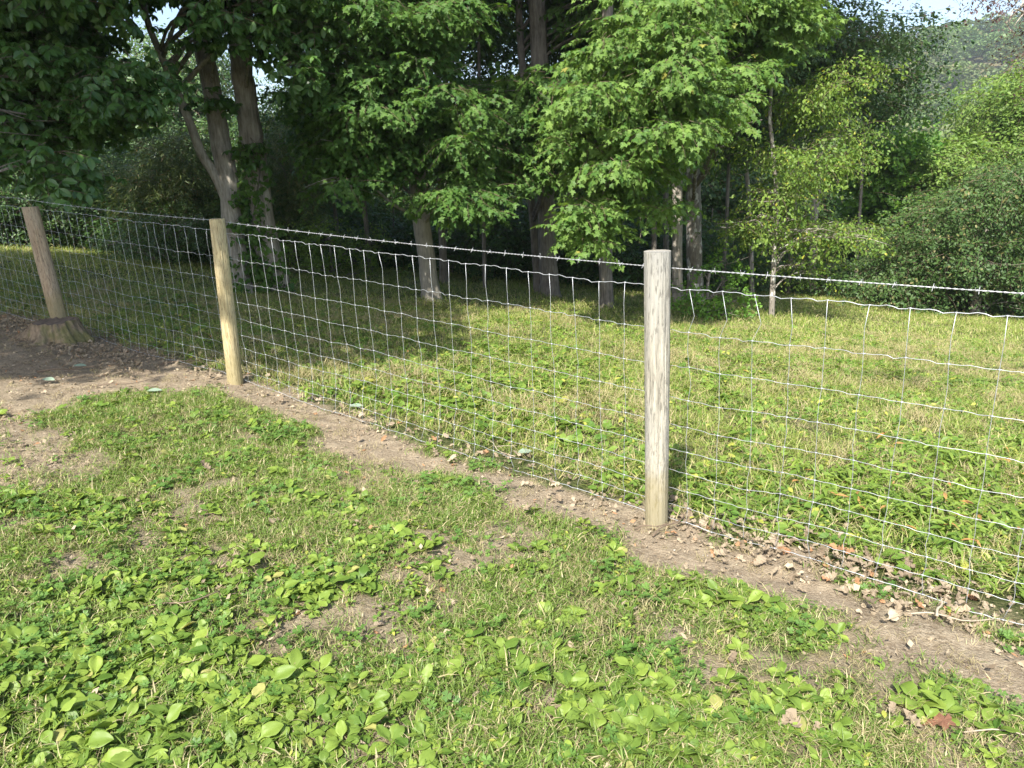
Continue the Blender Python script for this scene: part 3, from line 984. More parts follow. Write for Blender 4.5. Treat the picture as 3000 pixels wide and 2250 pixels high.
# its neighbour: trunk out of the picture to the left, boughs hang into the upper left
nb = foot(-560, 700, 7.5)
nt_ = [nb, nb + [0, 0, 2.5], nb + [.1, 0, 5], nb + [.0, .2, 8]]
ck = clumps_in([(-120, -120), (230, -120), (240, -20), (190, 60), (270, 160), (310, 240), (220, 290), (80, 290), (60, 350), (-120, 370)], 9.6, 12.5, 110, .55, flat=.4)
ck += clumps_in([(60, 330), (180, 350), (150, 410), (70, 400)], 8, 9, 4, .4)
ck += clumps_ell((-6.3, 3.9, 7.1), (3.6, 3.3, 1.8), 75, 1.0) + clumps_ell((-11, 8.5, 8.2), (4.6, 4.6, 1.9), 80, 1.1) + clumps_ell((-11, 16.5, 10), (5.0, 3.4, 2), 60, 1.2)  # crown masses out of view, spread to put the left side in shade
tree('oak_tree', 'oak whose dark drooping leafy boughs fill the upper left corner', 'tree', [(nt_, .22, .12)], ck, 'oak', per=108, scale=.70, seed=2, maxl=60, limbs=.12, bark='bark_dark')

# maple with the slanting trunk
D = 13.7
tm = [foot(933, 655, D), W(921, 553, D), W(905, 434, D), W(897, 350, D), W(880, 267, D), W(867, 167, D), W(851, 66, D), W(840, 0, D), W(820, -160, D), W(800, -400, D)]
ck = clumps_in([(690, 40), (760, -20), (900, -60), (980, -60), (960, 60), (880, 120), (1000, 200), (1090, 240), (1060, 330), (1040, 420), (980, 440), (940, 330), (860, 310), (850, 380), (740, 400), (680, 310)], 11.6, 14.6, 74, .62, flat=.22)
ck += clumps_in([(970, 410), (1050, 400), (1030, 480), (980, 470)], 11.6, 12.5, 6, .38)
ck += clumps_ell((-1.4, 13.0, 8.6), (3.4, 3.0, 2.4), 52, 1.0)
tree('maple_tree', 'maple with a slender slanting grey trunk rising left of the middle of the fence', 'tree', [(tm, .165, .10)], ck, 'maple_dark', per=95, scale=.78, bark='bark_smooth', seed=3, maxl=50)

# big double trunk in the shade
D = 16.6
tc = [foot(1188, 650, D), W(1184, 560, D), W(1180, 420, D), W(1172, 250, D), W(1162, 60, D), W(1155, -80, D), W(1150, -400, D)]
tc2 = [foot(1163, 650, D + .4), W(1158, 560, D + .4), W(1148, 430, D + .4), W(1140, 300, D + .4), W(1125, 100, D + .4), W(1118, -40, D + .4)]
ck = clumps_in([(1060, 190), (1220, 150), (1230, 330), (1180, 370), (1100, 370)], 13.5, 16.5, 22, .7, flat=.25)
ck += clumps_in([(1180, -60), (1420, -60), (1400, 50), (1230, 90), (1200, 60)], 15, 18, 13, .6, flat=.3)
ck += clumps_ell((.8, 16.8, 9.4), (3.6, 3.2, 2.4), 52, 1.15)
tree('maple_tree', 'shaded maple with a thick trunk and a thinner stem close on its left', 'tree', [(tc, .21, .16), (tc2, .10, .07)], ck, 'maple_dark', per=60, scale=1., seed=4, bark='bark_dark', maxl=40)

# bright maple: trunk left of the grey post
D = 14.6
td = [foot(1310, 645, D), W(1310, 560, D), W(1311, 450, D), W(1305, 300, D), W(1310, 100, D), W(1315, -100, D), W(1320, -350, D)]
ck = clumps_in([(1210, 330), (1240, 240), (1290, 170), (1300, 60), (1400, -30), (1560, -30), (1545, 60), (1480, 130), (1560, 220), (1530, 260), (1440, 290), (1410, 370), (1390, 390), (1330, 420), (1260, 400)], 10.4, 13.8, 70, .48, flat=.2)
ck += clumps_in([(1235, 430), (1310, 430), (1300, 510), (1260, 535), (1235, 520)], 10.4, 11.6, 10, .30, flat=.35)
ck += clumps_in([(1395, 430), (1440, 425), (1440, 460), (1400, 470)], 10.6, 12, 4, .25, flat=.3)
ck += clumps_ell((2.6, 14.4, 8.3), (2.8, 2.4, 2.0), 40, 1.0)
tree('maple_tree', 'bright green maple whose low sunlit boughs hang left of the grey post', 'tree', [(td, .125, .09)], ck, 'maple', per=112, scale=.74, bark='bark_dark', seed=5, maxl=60, r0=.04)

# pale trunk pair behind the grey post
D = 17.5
te = [foot(1502, 650, D), W(1500, 560, D), W(1498, 450, D), W(1495, 330, D), W(1493, 180, D), W(1492, 60, D), W(1492, -60, D), W(1490, -400, D)]
ck = clumps_in([(1500, -60), (1740, -60), (1740, 60), (1640, 140), (1570, 180), (1560, 90), (1500, 60)], 14, 17, 34, .6, flat=.28)
ck += clumps_in([(1530, 230), (1600, 250), (1570, 290), (1530, 280)], 12.4, 14, 4, .3)
ck += clumps_ell((5.2, 16.8, 9.0), (3.4, 2.8, 2.3), 50, 1.1)
tree('maple_tree', 'tall maple with pale patchy bark just right of the grey post', 'tree', [(te, .185, .14)], ck, 'maple', per=80, scale=.85, bark='bark_light', seed=6, maxl=40)
D = 17.2
tree('maple_tree', 'darker slimmer trunk close against the pale patchy trunk behind the grey post', 'tree',
     [([foot(1464, 650, D), W(1463, 560, D), W(1463, 400, D), W(1462, 200, D), W(1464, 0, D), W(1470, -200, D)], .125, .09)],
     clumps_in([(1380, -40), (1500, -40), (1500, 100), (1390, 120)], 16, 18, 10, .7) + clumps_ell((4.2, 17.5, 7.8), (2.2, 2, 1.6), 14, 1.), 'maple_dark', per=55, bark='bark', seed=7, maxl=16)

# slim sapling at the lawn's edge with yellow-green tiers
D = 15.1
ts = [foot(1667, 686, D), W(1669, 620, D), W(1673, 540, D), W(1678, 430, D), W(1669, 320, D), W(1663, 250, D), W(1668, 160, D)]
ck = []
for (a, b, c) in ((1600, 478, 5), (1650, 500, 5), (1700, 480, 4), (1760, 500, 6), (1830, 505, 5), (1720, 585, 3), (1640, 430, 3), (1720, 400, 4), (1790, 360, 4), (1690, 340, 4), (1750, 250, 4), (1650, 330, 3), (1830, 340, 4), (1810, 290, 3), (1720, 200, 4), (1800, 190, 4), (1840, 140, 3)):
    ck += clumps_in([(a - 42, b - 16), (a + 42, b - 20), (a + 42, b + 14), (a - 42, b + 16)], 14.2, 16.2, c, .42, flat=.3)
tree('sapling', 'slim pale-barked sapling at the clearing edge with tiers of yellow-green leaves', 'tree', [(ts, .062, .03)], ck, 'ash', per=52, scale=.9, bark='bark_light', seed=8, r0=.02, maxl=30)

# right-hand middle distance
D = 24
tg = [foot(1752, 640, D), W(1757, 500, D), W(1765, 400, D), W(1770, 300, D), W(1768, 210, D), W(1790, 120, D), W(1810, 20, D)]
tg2 = [W(1772, 290, D), W(1800, 240, D), W(1850, 200, D), W(1880, 190, D)]
ck = clumps_in([(1580, 60), (1780, 0), (1900, 50), (1930, 70), (1810, 110), (1800, 220), (1790, 280), (1700, 310), (1640, 280)], 20, 24, 50, .7, flat=.35)
ck += clumps_ell((8.6, 22, 9.2), (4, 3.2, 2.2), 30, 1.2)
tree('hickory_tree', 'tall leaning tree with a forked brown trunk right of the sapling', 'tree', [(tg, .13, .08), (tg2, .05, .03)], ck, 'grey', per=30, scale=1.35, bark='bark', seed=9)
D = 22
tree('woodland_tree', 'thin straight trunk half hidden between the pale maple and the sapling', 'tree',
     [([foot(1624, 640, D), W(1622, 520, D), W(1617, 420, D), W(1610, 330, D), W(1606, 150, D)], .075, .05)],
     clumps_in([(1540, 150), (1680, 150), (1680, 330), (1540, 330)], 20, 23, 16, .9), 'green', per=30, scale=1.3, bark='bark', seed=10, maxl=12)
D = 27
tree('vine_covered_tree', 'bright green vine-draped tree with a short pale trunk showing below', 'tree',
     [([foot(1926, 600, D), W(1924, 540, D), W(1922, 480, D), W(1915, 380, D)], .11, .07)],
     clumps_in([(1830, 350), (1880, 285), (1960, 270), (1985, 350), (1975, 440), (1950, 480), (1880, 430)], 25.5, 28, 34, .75) +
     clumps_in([(1860, 440), (1970, 440), (1975, 520), (1880, 520)], 26, 28, 12, .6), 'bright', per=34, scale=1.3, seed=11, maxl=14)
for (poly, d0, d1, n, kind, lab, tx, seed) in (
        ([(2090, 350), (2120, 250), (2180, 165), (2240, 140), (2330, 130), (2330, 400), (2120, 410)], 27, 32, 56, 'yellow', 'tall yellow-green tree at the right edge below the wooded hill', 2150, 12),
        ([(1890, 620), (1960, 480), (2080, 390), (2212, 350), (2330, 330), (2330, 660), (2000, 650)], 18.5, 21.5, 75, 'olive', 'broad dark olive shrubby tree filling the lower right edge of the wood', 2110, 13),
        ([(1880, 360), (1980, 330), (2030, 350), (2010, 420), (1900, 420)], 30, 34, 16, 'grey', 'grey-green tree between the vine-draped tree and the yellow-green one', 1950, 14),
        ([(1990, 330), (2060, 300), (2110, 350), (2080, 430), (1990, 420)], 25, 29, 20, 'yellow', 'yellow-green tree in front of the grey-green one, with sunlit layered boughs', 2030, 15)):
    D = (d0 + d1) / 2
    q = foot(tx, 640, D)
    ck = clumps_in(poly, d0, d1, n, 1.15 if seed != 13 else .85)
    tree('woodland_tree', lab, 'tree', [([q, q + [0, 0, 1.4], q + [.1, .1, 2.6]], .12, .07)], ck, kind, per=24 if seed != 13 else 36, scale=1.5 if seed != 13 else 1.1, seed=seed, maxl=12)

q = foot(2700, 700, 6.5)
ov = []
for (a, b, r) in ((2080, -10, .10), (2150, -20, .12), (2195, 5, .09), (2215, 60, .09), (2232, 110, .09), (2010, -25, .07), (2260, -40, .3), (2300, 60, .3)):
    ov.append((W(a, b, 5.2), r, .7))
tree('plum_tree', 'purplish-leaved twigs dangling into the sky at the top right corner', 'tree', [([q, q + [-.1, -.1, 2], q + [-.6, -.5, 4.2], W(2230, -60, 5.3)], .09, .02)], ov, 'red', per=330, scale=.45, seed=16, maxl=8, r0=.012)

# left background
for (name, poly, d0, d1, n, kind, lab, tx, seed, rad, per, sc, cat) in (
        ('privet_bush', [(-40, 300), (110, 300), (200, 360), (300, 330), (320, 440), (280, 520), (40, 500), (-40, 500)], 21.5, 24.5, 60, 'grey', 'tall grey-green bush with glinting small leaves behind the lit strip of grass at the left', 150, 20, .8, 34, 1.15, 'bush'),
        ('cedar_tree', [(330, 330), (400, 280), (440, 380), (460, 470), (440, 540), (320, 530), (300, 450)], 19.5, 21, 34, 'cedar', 'yellowish cedar left of the double oak', 385, 21, .6, 70, 1.15, 'tree'),
        ('cedar_tree', [(575, 300), (640, 250), (690, 330), (670, 430), (640, 520), (590, 500)], 19.5, 21.5, 26, 'cedar', 'brownish cedar right of the double oak', 640, 22, .6, 60, 1.15, 'tree'),
        ('leafy_shrub', [(235, 500), (330, 470), (420, 430), (470, 480), (450, 555), (240, 535)], 17.5, 19.5, 26, 'grey', 'pale leafy shrub standing in front of the yellowish cedar', 370, 23, .42, 80, .75, 'bush'),
        ('leafy_shrub', [(610, 500), (680, 470), (790, 490), (860, 560), (840, 600), (620, 590)], 17, 19, 24, 'yellow', 'low sunlit shrub between the double oak and the slanting maple', 720, 24, .42, 60, .7, 'bush'),
        ('woodland_tree', [(300, 110), (440, 100), (440, 240), (330, 300), (290, 220)], 36, 42, 22, 'grey', 'far pale yellow-brown tree seen through the gap left of the double oak', 370, 25, 1.7, 13, 2.4, 'tree'),
        ('woodland_tree', [(560, 220), (700, 200), (720, 330), (700, 480), (600, 440), (560, 330)], 24, 28, 26, 'green', 'green tree behind the brownish cedar', 640, 26, 1.2, 22, 1.5, 'tree'),
        ('seedling_bush', [(1480, 610), (1560, 560), (1600, 610), (1590, 680), (1480, 690)], 13.6, 14.8, 10, 'bright', 'low leafy seedling bush at the foot of the pale patchy trunk', 1530, 27, .33, 80, .55, 'bush')):
    D = (d0 + d1) / 2
    q = foot(tx, 600, D)
    ck = clumps_in(poly, d0, d1, n, rad, flat=.6)
    tree(name, lab, cat, [([q, q + [0, .02, .8], q + [.05, .1, 2 if cat == 'tree' else 1.0]], .09 if cat == 'tree' else .03, .03)], ck, kind, per=per, scale=sc, seed=seed, maxl=10, bark='bark_dark')

# understorey in the shade under the maples: a row of bushes and slim stems
rgU = np.random.default_rng(77)
k = 0
for X in np.linspace(-24, 30, 27):
    for row in range(2):
        Y = 21.5 + row * 6 + rgU.uniform(-1.8, 1.8) + .10 * abs(X)
        x = X + rgU.uniform(-.8, .8) + row
        z = float(gz(x, Y)); k += 1
        side = 'left' if x < -9 else ('right' if x > 11 else 'middle')
        hh = rgU.uniform(1.3, 2.2) + row * .5
        ck = clumps_ell((x, Y, z + hh * .55), (1.6, 1.2, hh * .55), 11, .95, flat=.7, shell=.2)
        t = tree('understorey_bush', f'{"low" if row == 0 else "taller rear"} understorey bush {landmark(x, Y, z + 1)}', 'bush', [([(x, Y, z - .1), (x + .1, Y, z + .7), (x + .2, Y + .1, z + hh)], .04, .02)],
                 ck, ['green', 'green', 'bright', 'green', 'grey'][rgU.integers(5)] if side == 'right' else 'green', per=26, scale=1.35, seed=200 + k, maxl=3, bark='bark_dark', group='understorey bushes in the shaded wood')
k = 0
for (px, D, r) in ((1300, 19, .05), (1048, 17.5, .05), (960, 18, .10), (1412, 18.5, .07), (1440, 20, .09), (1232, 21, .08), (805, 20, .07), (745, 21, .06), (1560, 21, .06), (1700, 23, .08), (1380, 22, .07), (1100, 23, .09), (980, 22, .06), (1845, 24, .06)):
    k += 1
    q = foot(px, 640, D); l = rgU.uniform(-.3, .3)
    ck = clumps_ell(q + [l, 0, 7.2], (1.6, 1.6, 1.4), 14, .9)
    tree('slim_tree', f'{"thicker" if r > .075 else "slim"} dark trunk standing back in the wood {landmark(q[0], q[1], q[2] + 1)}', 'tree', [([q, q + [l * .3, 0, 2], q + [l * .5, .05, 4], q + [l, .1, 7]], r, r * .6)], ck, 'green', per=26, scale=1.4, seed=300 + k, maxl=4, bark='bark_dark', group='slim trunks back in the wood')

# taller trees further back, left to right
rgF = np.random.default_rng(5)
k = 0
for row, (Y0, hmin, hmax) in enumerate(((34, 0, 0), (60, 0, 0))):
    for X in np.arange(-48 - row * 20, 60 + row * 25, 6.2 + row * 2.5):
        x = X + rgF.uniform(-2, 2); Y = Y0 + rgF.uniform(-4, 4); z = float(gz(x, Y))
        el = 8.2 if x < -Y * .3 else 6.0 if x < Y * .28 else 3.6 if x < Y * .42 else 2.6       # how far the woods rise above eye level, degrees
        h = max(3, (1.75 + math.tan(math.radians(el + rgF.uniform(-1.6, .4))) * Y - z) / 1.08 - .8)
        k += 1
        kind = ['green', 'grey', 'bright', 'yellow', 'olive'][rgF.integers(5)] if x > 12 else ['green', 'grey', 'green'][rgF.integers(3)]
        ck = clumps_ell((x, Y, z + h * .58), (3.0, 2.6, h * .40), 26, 1.7, flat=.6, shell=.35)
        where = landmark(x, Y, z + h)
        tree('background_tree', f'{"shorter nearer" if row == 0 else "hazier farther"} backdrop tree {where}', 'tree', [([(x, Y, z - .2), (x, Y, z + h * .4), (x + .2, Y, z + h * .8)], .16, .07)],
             ck, kind, per=11, scale=2.5, seed=400 + k, maxl=0, limbs=0, bark='bark_dark', group='trees in the woods behind the clearing')

# wooded hill: nobody could count its crowns
rgH = np.random.default_rng(9)
hx = []
for Y in np.arange(135, 470, 8.5):
    for X in np.arange(-120, 400, 9):
        x = X + rgH.uniform(-3, 3); y = Y + rgH.uniform(-3, 3)
        if x / y < -.75 or x / y > .95: continue
        hx.append((x, y))
hx = np.array(hx); hz = base_z(hx[:, 0], hx[:, 1])
print('hill', len(hx))
n = len(hx)
scatter_obj('wooded_hillside', CRESTS, np.c_[hx, hz + rgH.uniform(.5, 6.5, n)], np.c_[np.zeros(n), np.zeros(n), rgH.uniform(0, 6.3, n)], rgH.uniform(4.6, 7.6, n),
            kind='stuff', label='hazy green and rust wooded hillside under the pale sky at upper right', category='wooded hill')

# ------------------------------------------------------------------ ground cover
def blade(L, wd, bend, nseg=3):
    y = np.linspace(0, 1, nseg + 1); v = []
    for i, t in enumerate(y):
        h = L * math.sin(min(bend * t, 1.5)) / max(bend, .05) if bend > .05 else L * t
        o = L * (1 - math.cos(bend * t)) / max(bend, .05) if bend > .05 else 0
        ww = wd * (1 - t ** 1.6)
        if i == nseg: v.append((0, o, h))
        else: v += [(-ww / 2, o, h), (ww / 2, o, h)]
    f = [(2 * i, 2 * i + 1, 2 * i + 3, 2 * i + 2) for i in range(nseg - 1)] + [(2 * nseg - 2, 2 * nseg - 1, 2 * nseg)]
    return np.array(v), f


def tuft(rg, n, L, spread, wd, mat, bend=(.4, 1.5), flat=0.):
    mb = MB()
    for _ in range(n):
        v, f = blade(L * rg.uniform(.5, 1.25), wd * rg.uniform(.7, 1.3), rg.uniform(*bend))
        yaw = rg.uniform(0, 6.3); m3 = rot(yaw, -rg.uniform(0, .5) - flat * rg.uniform(.5, 1.2), 0)
        p = np.array([rg.normal(0, spread), rg.normal(0, spread), rg.uniform(0, .012) if flat else -.004])
        mb.add(v @ m3.T + p, f, 0, rg.random())
    return mb.mesh('tuft', [M[mat]], False)


def clover(rg):
    mb = MB()
    lf = np.array([(0, 0, 0), (.006, .005, .001), (.0065, .011, .002), (0, .010, 0), (-.0065, .011, .002), (-.006, .005, .001)])
    for _ in range(9):
        p = np.array([rg.normal(0, .03), rg.normal(0, .03), rg.uniform(.012, .04)]); s = rg.uniform(.8, 1.5); tn = rg.random()
        a0 = rg.uniform(0, 6.3); tilt = rot(rg.uniform(0, 6.3), rg.uniform(-.4, .4), 0)
        for k in range(3):
            mb.add((lf * s) @ rot(a0 + k * 2.09, .1).T @ tilt.T + p, [(0, 1, 2, 3), (0, 3, 4, 5)], 0, tn)
    return mb.mesh('clover', [M['clover']], False)


def plantain_leaf(rg, L=.075, mat='plantain'):
    """broad oval leaf with sunken parallel veins on a short stalk"""
    nl, nw = 9, 8; v = []; f = []
    pw = [.04, .06, .20, .32, .385, .385, .34, .25, .08]; pw = [q * rg.uniform(.9, 1.12) for q in pw]
    wav = rg.uniform(0, 6.3); roll_ = rg.uniform(-.4, .4); dr = rg.uniform(-.1, .7); cup = rg.uniform(.0, .55)
    for i in range(nl + 1 - 1):
        t = i / (nl - 1); y = L * (-.35 + 1.35 * t) if i else -L * .45
        for j in range(nw + 1):
            s_ = j / nw * 2 - 1
            x = s_ * pw[i] * L
            z = .02 * L + L * (cup * abs(s_) * pw[i] - dr * max(t - .25, 0) ** 2 + (.06 if j % 2 else 0) * (pw[i] > .1)) + L * .06 * math.sin(wav + t * 9) * abs(s_) + roll_ * x
            v.append((x, y + .45 * L, z))
    for i in range(nl - 1):
        for j in range(nw):
            a = i * (nw + 1) + j
            f.append((a, a + 1, a + nw + 2, a + nw + 1))
    mb = MB(); mb.add(v, f, 0, rg.random()); return mb


def plantain_parts(rg, n, size):
    """list of (leaf MB verts, faces, tint) already turned outwards"""
    out = []
    for k in range(n):
        mbl = plantain_leaf(rg, size * rg.uniform(.7, 1.15))
        v = mbl.v[0]; yaw = k * 2.4 + rg.uniform(-.35, .35); up = rg.uniform(.05, .55)
        m3 = rot(yaw, up, rg.uniform(-.3, .3))
        out.append((v @ m3.T + [0, 0, .004 + .003 * k], mbl.f, rg.random()))
    return out


PL_VAR = []
for i in range(7):
    mb = MB()
    for v, f, tn in plantain_parts(rgv, int(rgv.integers(4, 9)), .040): mb.add(v, f, 0, tn)
    PL_VAR.append(mb.mesh(f'plantain_{i}', [M['plantain']], True))


def weed(rg, leaf, mat, n=10, h=.10, s=.055, upright=.5):
    mb = MB()
    for k in range(n):
        t = rg.random(); a = rg.uniform(0, 6.3); r = rg.uniform(0, .07)
        p = np.array([math.cos(a) * r, math.sin(a) * r, h * t])
        m3 = rot(rg.uniform(0, 6.3), rg.uniform(-.5, upright), rg.uniform(-.4, .4))
        mb.add((leaf[0] * s * rg.uniform(.6, 1.3)) @ m3.T + p, leaf[1], 0, rg.random())
    return mb.mesh('weed', [M[mat]], False)


def dead_leaf(rg, s=.085):
    mb = MB()
    wd = [.02, .12, .20, .13, .26, .16, .28, .17, .2, .03]
    v, f = strip_leaf([a * rg.uniform(.8, 1.2) * 1.1 for a in wd], s, rg.uniform(-.6, .9), rg.uniform(-.5, .5))
    v = v + np.array([0, 0, 1]) * (vnoise(v[:, 0] * 60, v[:, 1] * 60 + rg.uniform(0, 50), 1, 2) * .028 * s / .085)[:, None]
    v[:, 1] -= s / 2
    mb.add(v, f, 0, rg.random()); me = mb.mesh('fallen_leaf', [M['dead']], False); return me


TU = [tuft(rgv, 17, .046, .034, .0034, 'grass', bend=(.5, 2.3), flat=.35) for _ in range(4)]
TU_LONG = [tuft(rgv, 16, .10, .025, .0055, 'grass', bend=(.5, 2.0)) for _ in range(3)]
TU_STRAW = [tuft(rgv, 20, .045, .025, .0018, 'straw', flat=.6) for _ in range(3)]
TU_MOWN = [tuft(rgv, 16, .085, .05, .0055, 'mown', flat=.8) for _ in range(4)] + [tuft(rgv, 12, .10, .03, .0055, 'mown') for _ in range(2)]
TU_FAR = [tuft(rgv, 16, .13, .10, .011, 'mown', flat=.9) for _ in range(3)] + [tuft(rgv, 12, .12, .08, .010, 'mown') for _ in range(2)]
CLV = [clover(rgv) for _ in range(4)]
WD_H = [weed(rgv, HEART, 'weed', 9, .07, .055) for _ in range(4)]
WD_L = [weed(rgv, LANCE, 'weed_red', 18, .15, .075) for _ in range(4)]
WD_O = [weed(rgv, OVAL, 'weed', 11, .05, .045) for _ in range(4)]
LIT = [dead_leaf(rgv) for _ in range(7)]
for nm, LL in (('tu', TU), ('tl', TU_LONG), ('ts', TU_STRAW), ('tm', TU_MOWN), ('tf', TU_FAR), ('cl', CLV), ('wh', WD_H), ('wl', WD_L), ('wo', WD_O)):
    for i, me in enumerate(LL): me.name = f'{nm}_plant_{i}'

rgG = np.random.default_rng(33)


def cover(name, variants, n, box, dens, scale=(.75, 1.25), tilt=.15, label=None, lift=0., cat='grass'):
    x = rgG.uniform(box[0], box[1], n); y = rgG.uniform(box[2], box[3], n)
    keep = rgG.random(n) < dens(x, y); x = x[keep]; y = y[keep]; m = len(x)
    # only what the lens or a step aside could see
    k = (np.abs(x) < y * 1.05 + 1.2); x = x[k]; y = y[k]; m = len(x)
    print(name, m)
    z = gz(x, y) + lift
    return scatter_obj(name, variants, np.c_[x, y, z], np.c_[rgG.normal(0, tilt, m), rgG.normal(0, tilt, m), rgG.uniform(0, 6.3, m)], rgG.uniform(*scale, m), kind='stuff', label=label)


def region(*px): return [G(*p) for p in px]


R_PL = [region((-60, 1400), (150, 1380), (350, 1330), (560, 1420), (760, 1480), (900, 1560), (960, 1700), (-100, 1700)),
        region((0, 1080), (200, 1070), (500, 1110), (520, 1160), (200, 1180), (0, 1150)),
        region((350, 1150), (560, 1170), (600, 1230), (560, 1280), (370, 1240)),
        region((800, 1150), (980, 1170), (960, 1260), (820, 1240)),
        region((1200, 1460), (1420, 1480), (1560, 1560), (1500, 1659), (1350, 1659), (1200, 1560)),
        region((1560, 1490), (1700, 1470), (1760, 1560), (1640, 1580)),
        region((600, 1060), (780, 1080), (800, 1150), (640, 1140)),
        region((80, 1260), (330, 1250), (330, 1330), (80, 1350)),
        region((1450, 1240), (1620, 1270), (1700, 1330), (1560, 1340), (1430, 1290)),
        region((1900, 1500), (2100, 1480), (2212, 1560), (2212, 1600), (2000, 1560)),
        region((900, 1380), (1150, 1400), (1150, 1480), (950, 1470)),
        region((560, 1240), (800, 1260), (760, 1340), (600, 1330))]
R_DRY = [region((620, 960), (880, 1000), (960, 1120), (800, 1180), (660, 1100)), region((900, 1340), (1300, 1380), (1250, 1480), (950, 1470)),
         region((1750, 1500), (2212, 1450), (2260, 1700), (1800, 1700)), region((400, 1060), (640, 1060), (640, 1130), (420, 1100))]


def near_poly(x, y, regs, fade=.15, warp=.5):
    n = (fbm(x, y, .4, 61) - .5) * warp
    m = np.zeros(np.shape(x))
    for R in regs: m = np.maximum(m, np.clip((poly_sdf(x, y, R) + n) / fade, 0, 1))
    return m


front = lambda x, y: np.clip(fence_side(x, y) / .08, 0, 1)
back = lambda x, y: np.clip(-fence_side(x, y) / .1, 0, 1)
litter_line = lambda x, y: np.exp(-((fence_side(x, y) + .03) / .22) ** 2)
FB = (-5.5, 4.2, 1.0, 7.2)
clump = lambda x, y, s, seed, lo, hi: np.clip((fbm(x, y, s, seed, 4) - lo) / (hi - lo), 0, 1)

cover('lawn_grass', TU, 95000, FB, lambda x, y: front(x, y) * (1 - dirt(x, y)) ** 1.2 * (.35 + .65 * clump(x, y, .45, 51, .35, .55)), label='short green lawn grass between the weeds in the foreground')
cover('grass_tufts', TU_LONG, 3200, FB, lambda x, y: front(x, y) * (1 - dirt(x, y)) * (.1 + .9 * clump(x, y, .3, 52, .5, .62)), (.6, 1.1), label='longer green grass tufts scattered over the lawn')
cover('dry_grass', TU_STRAW, 60000, FB, lambda x, y: front(x, y) * np.clip(1.1 - dirt(x, y), 0, 1) * np.maximum(.3, near_poly(x, y, R_DRY)), (.7, 1.2), label='fine straw-coloured dead grass in the lawn', lift=.002)
cover('clover', CLV, 9000, FB, lambda x, y: front(x, y) * (1 - dirt(x, y)) * (.12 + .88 * clump(x, y, .5, 53, .5, .6)), (.8, 1.3), label='low clover patches in the lawn')
cover('small_lawn_weeds', WD_O, 26000, FB, lambda x, y: front(x, y) * (1 - dirt(x, y)) * (.3 + .7 * clump(x, y, .5, 54, .42, .6)), (.3, .6), label='small oval-leaved weeds among the lawn grass')
cover('plantain_mat', PL_VAR, 34000, FB, lambda x, y: front(x, y) * np.clip(1 - dirt(x, y), 0, 1) * np.maximum(near_poly(x, y, R_PL), .10 + .30 * clump(x, y, .6, 55, .45, .6)) * .6, (.5, 1.05), .2, label='mat of smaller broad-leaved plantain spread through the lawn', lift=.004)
cover('stray_dirt_grass', TU, 1600, FB, lambda x, y: front(x, y) * .5 * dirt(x, y) * clump(x, y, .3, 58, .45, .65), (.4, .8), label='stray blades of grass on the bare earth')

def crumb(rg):
    mb = MB(); v = np.array([(1, 0, 0), (-1, 0, 0), (0, 1, 0), (0, -1, 0), (0, 0, .8), (0, 0, -.5), (.7, .7, .2), (-.7, .6, .1)]) * rg.uniform(.6, 1.2, (8, 1)) * .006
    mb.add(v, [(0, 6, 4), (6, 2, 4), (2, 7, 4), (7, 1, 4), (1, 3, 4), (3, 0, 4), (6, 0, 5), (2, 6, 5), (7, 2, 5), (1, 7, 5), (3, 1, 5), (0, 3, 5)], 0, rg.random())
    return mb.mesh('soil_crumb', [M['crumb']], False)


def chip(rg):
    mb = MB()
    for _ in range(5):
        v, f = strip_leaf([.05, rg.uniform(.12, .4), .04], rg.uniform(.008, .03), rg.uniform(-.5, .5), rg.uniform(-.3, .3))
        mb.add(v @ rot(rg.uniform(0, 6.3), rg.uniform(-.3, .3), rg.uniform(-.5, .5)).T + rg.normal(0, .03, 3) * [1, 1, 0] + [0, 0, .003], f, 0, rg.random())
    return mb.mesh('debris', [M['dead']], False)


M['crumb'] = leaf_mat('soil_crumbs', (.09, .072, .048), (.36, .31, .22), trans=0, rough=.95, spec=.05, odd=(.42, .40, .36), odd_share=.05)
CR = [crumb(rgv) for _ in range(5)]; CH = [chip(rgv) for _ in range(5)]
for i, me in enumerate(CR): me.name = f'crumb_{i}'
for i, me in enumerate(CH): me.name = f'debris_{i}'
cover('soil_crumbs', CR, 60000, (-6.8, 4.6, 1.0, 9.5), lambda x, y: dirt(x, y) * .75 * (fence_side(x, y) > -.3) * (.3 + .7 * clump(x, y, .2, 90, .4, .6)), (.3, 1.25), 1., label='crumbs and small clods of dry soil on the bare earth', cat='soil')
cover('plant_debris', CH, 26000, (-6.8, 4.6, 1.0, 9.5), lambda x, y: (.25 + .6 * dirt(x, y)) * (fence_side(x, y) > -.4) * (.2 + .8 * clump(x, y, .35, 91, .4, .6)), (.5, 1.3), .3, label='tiny bits of dry bark and leaf strewn over the earth')

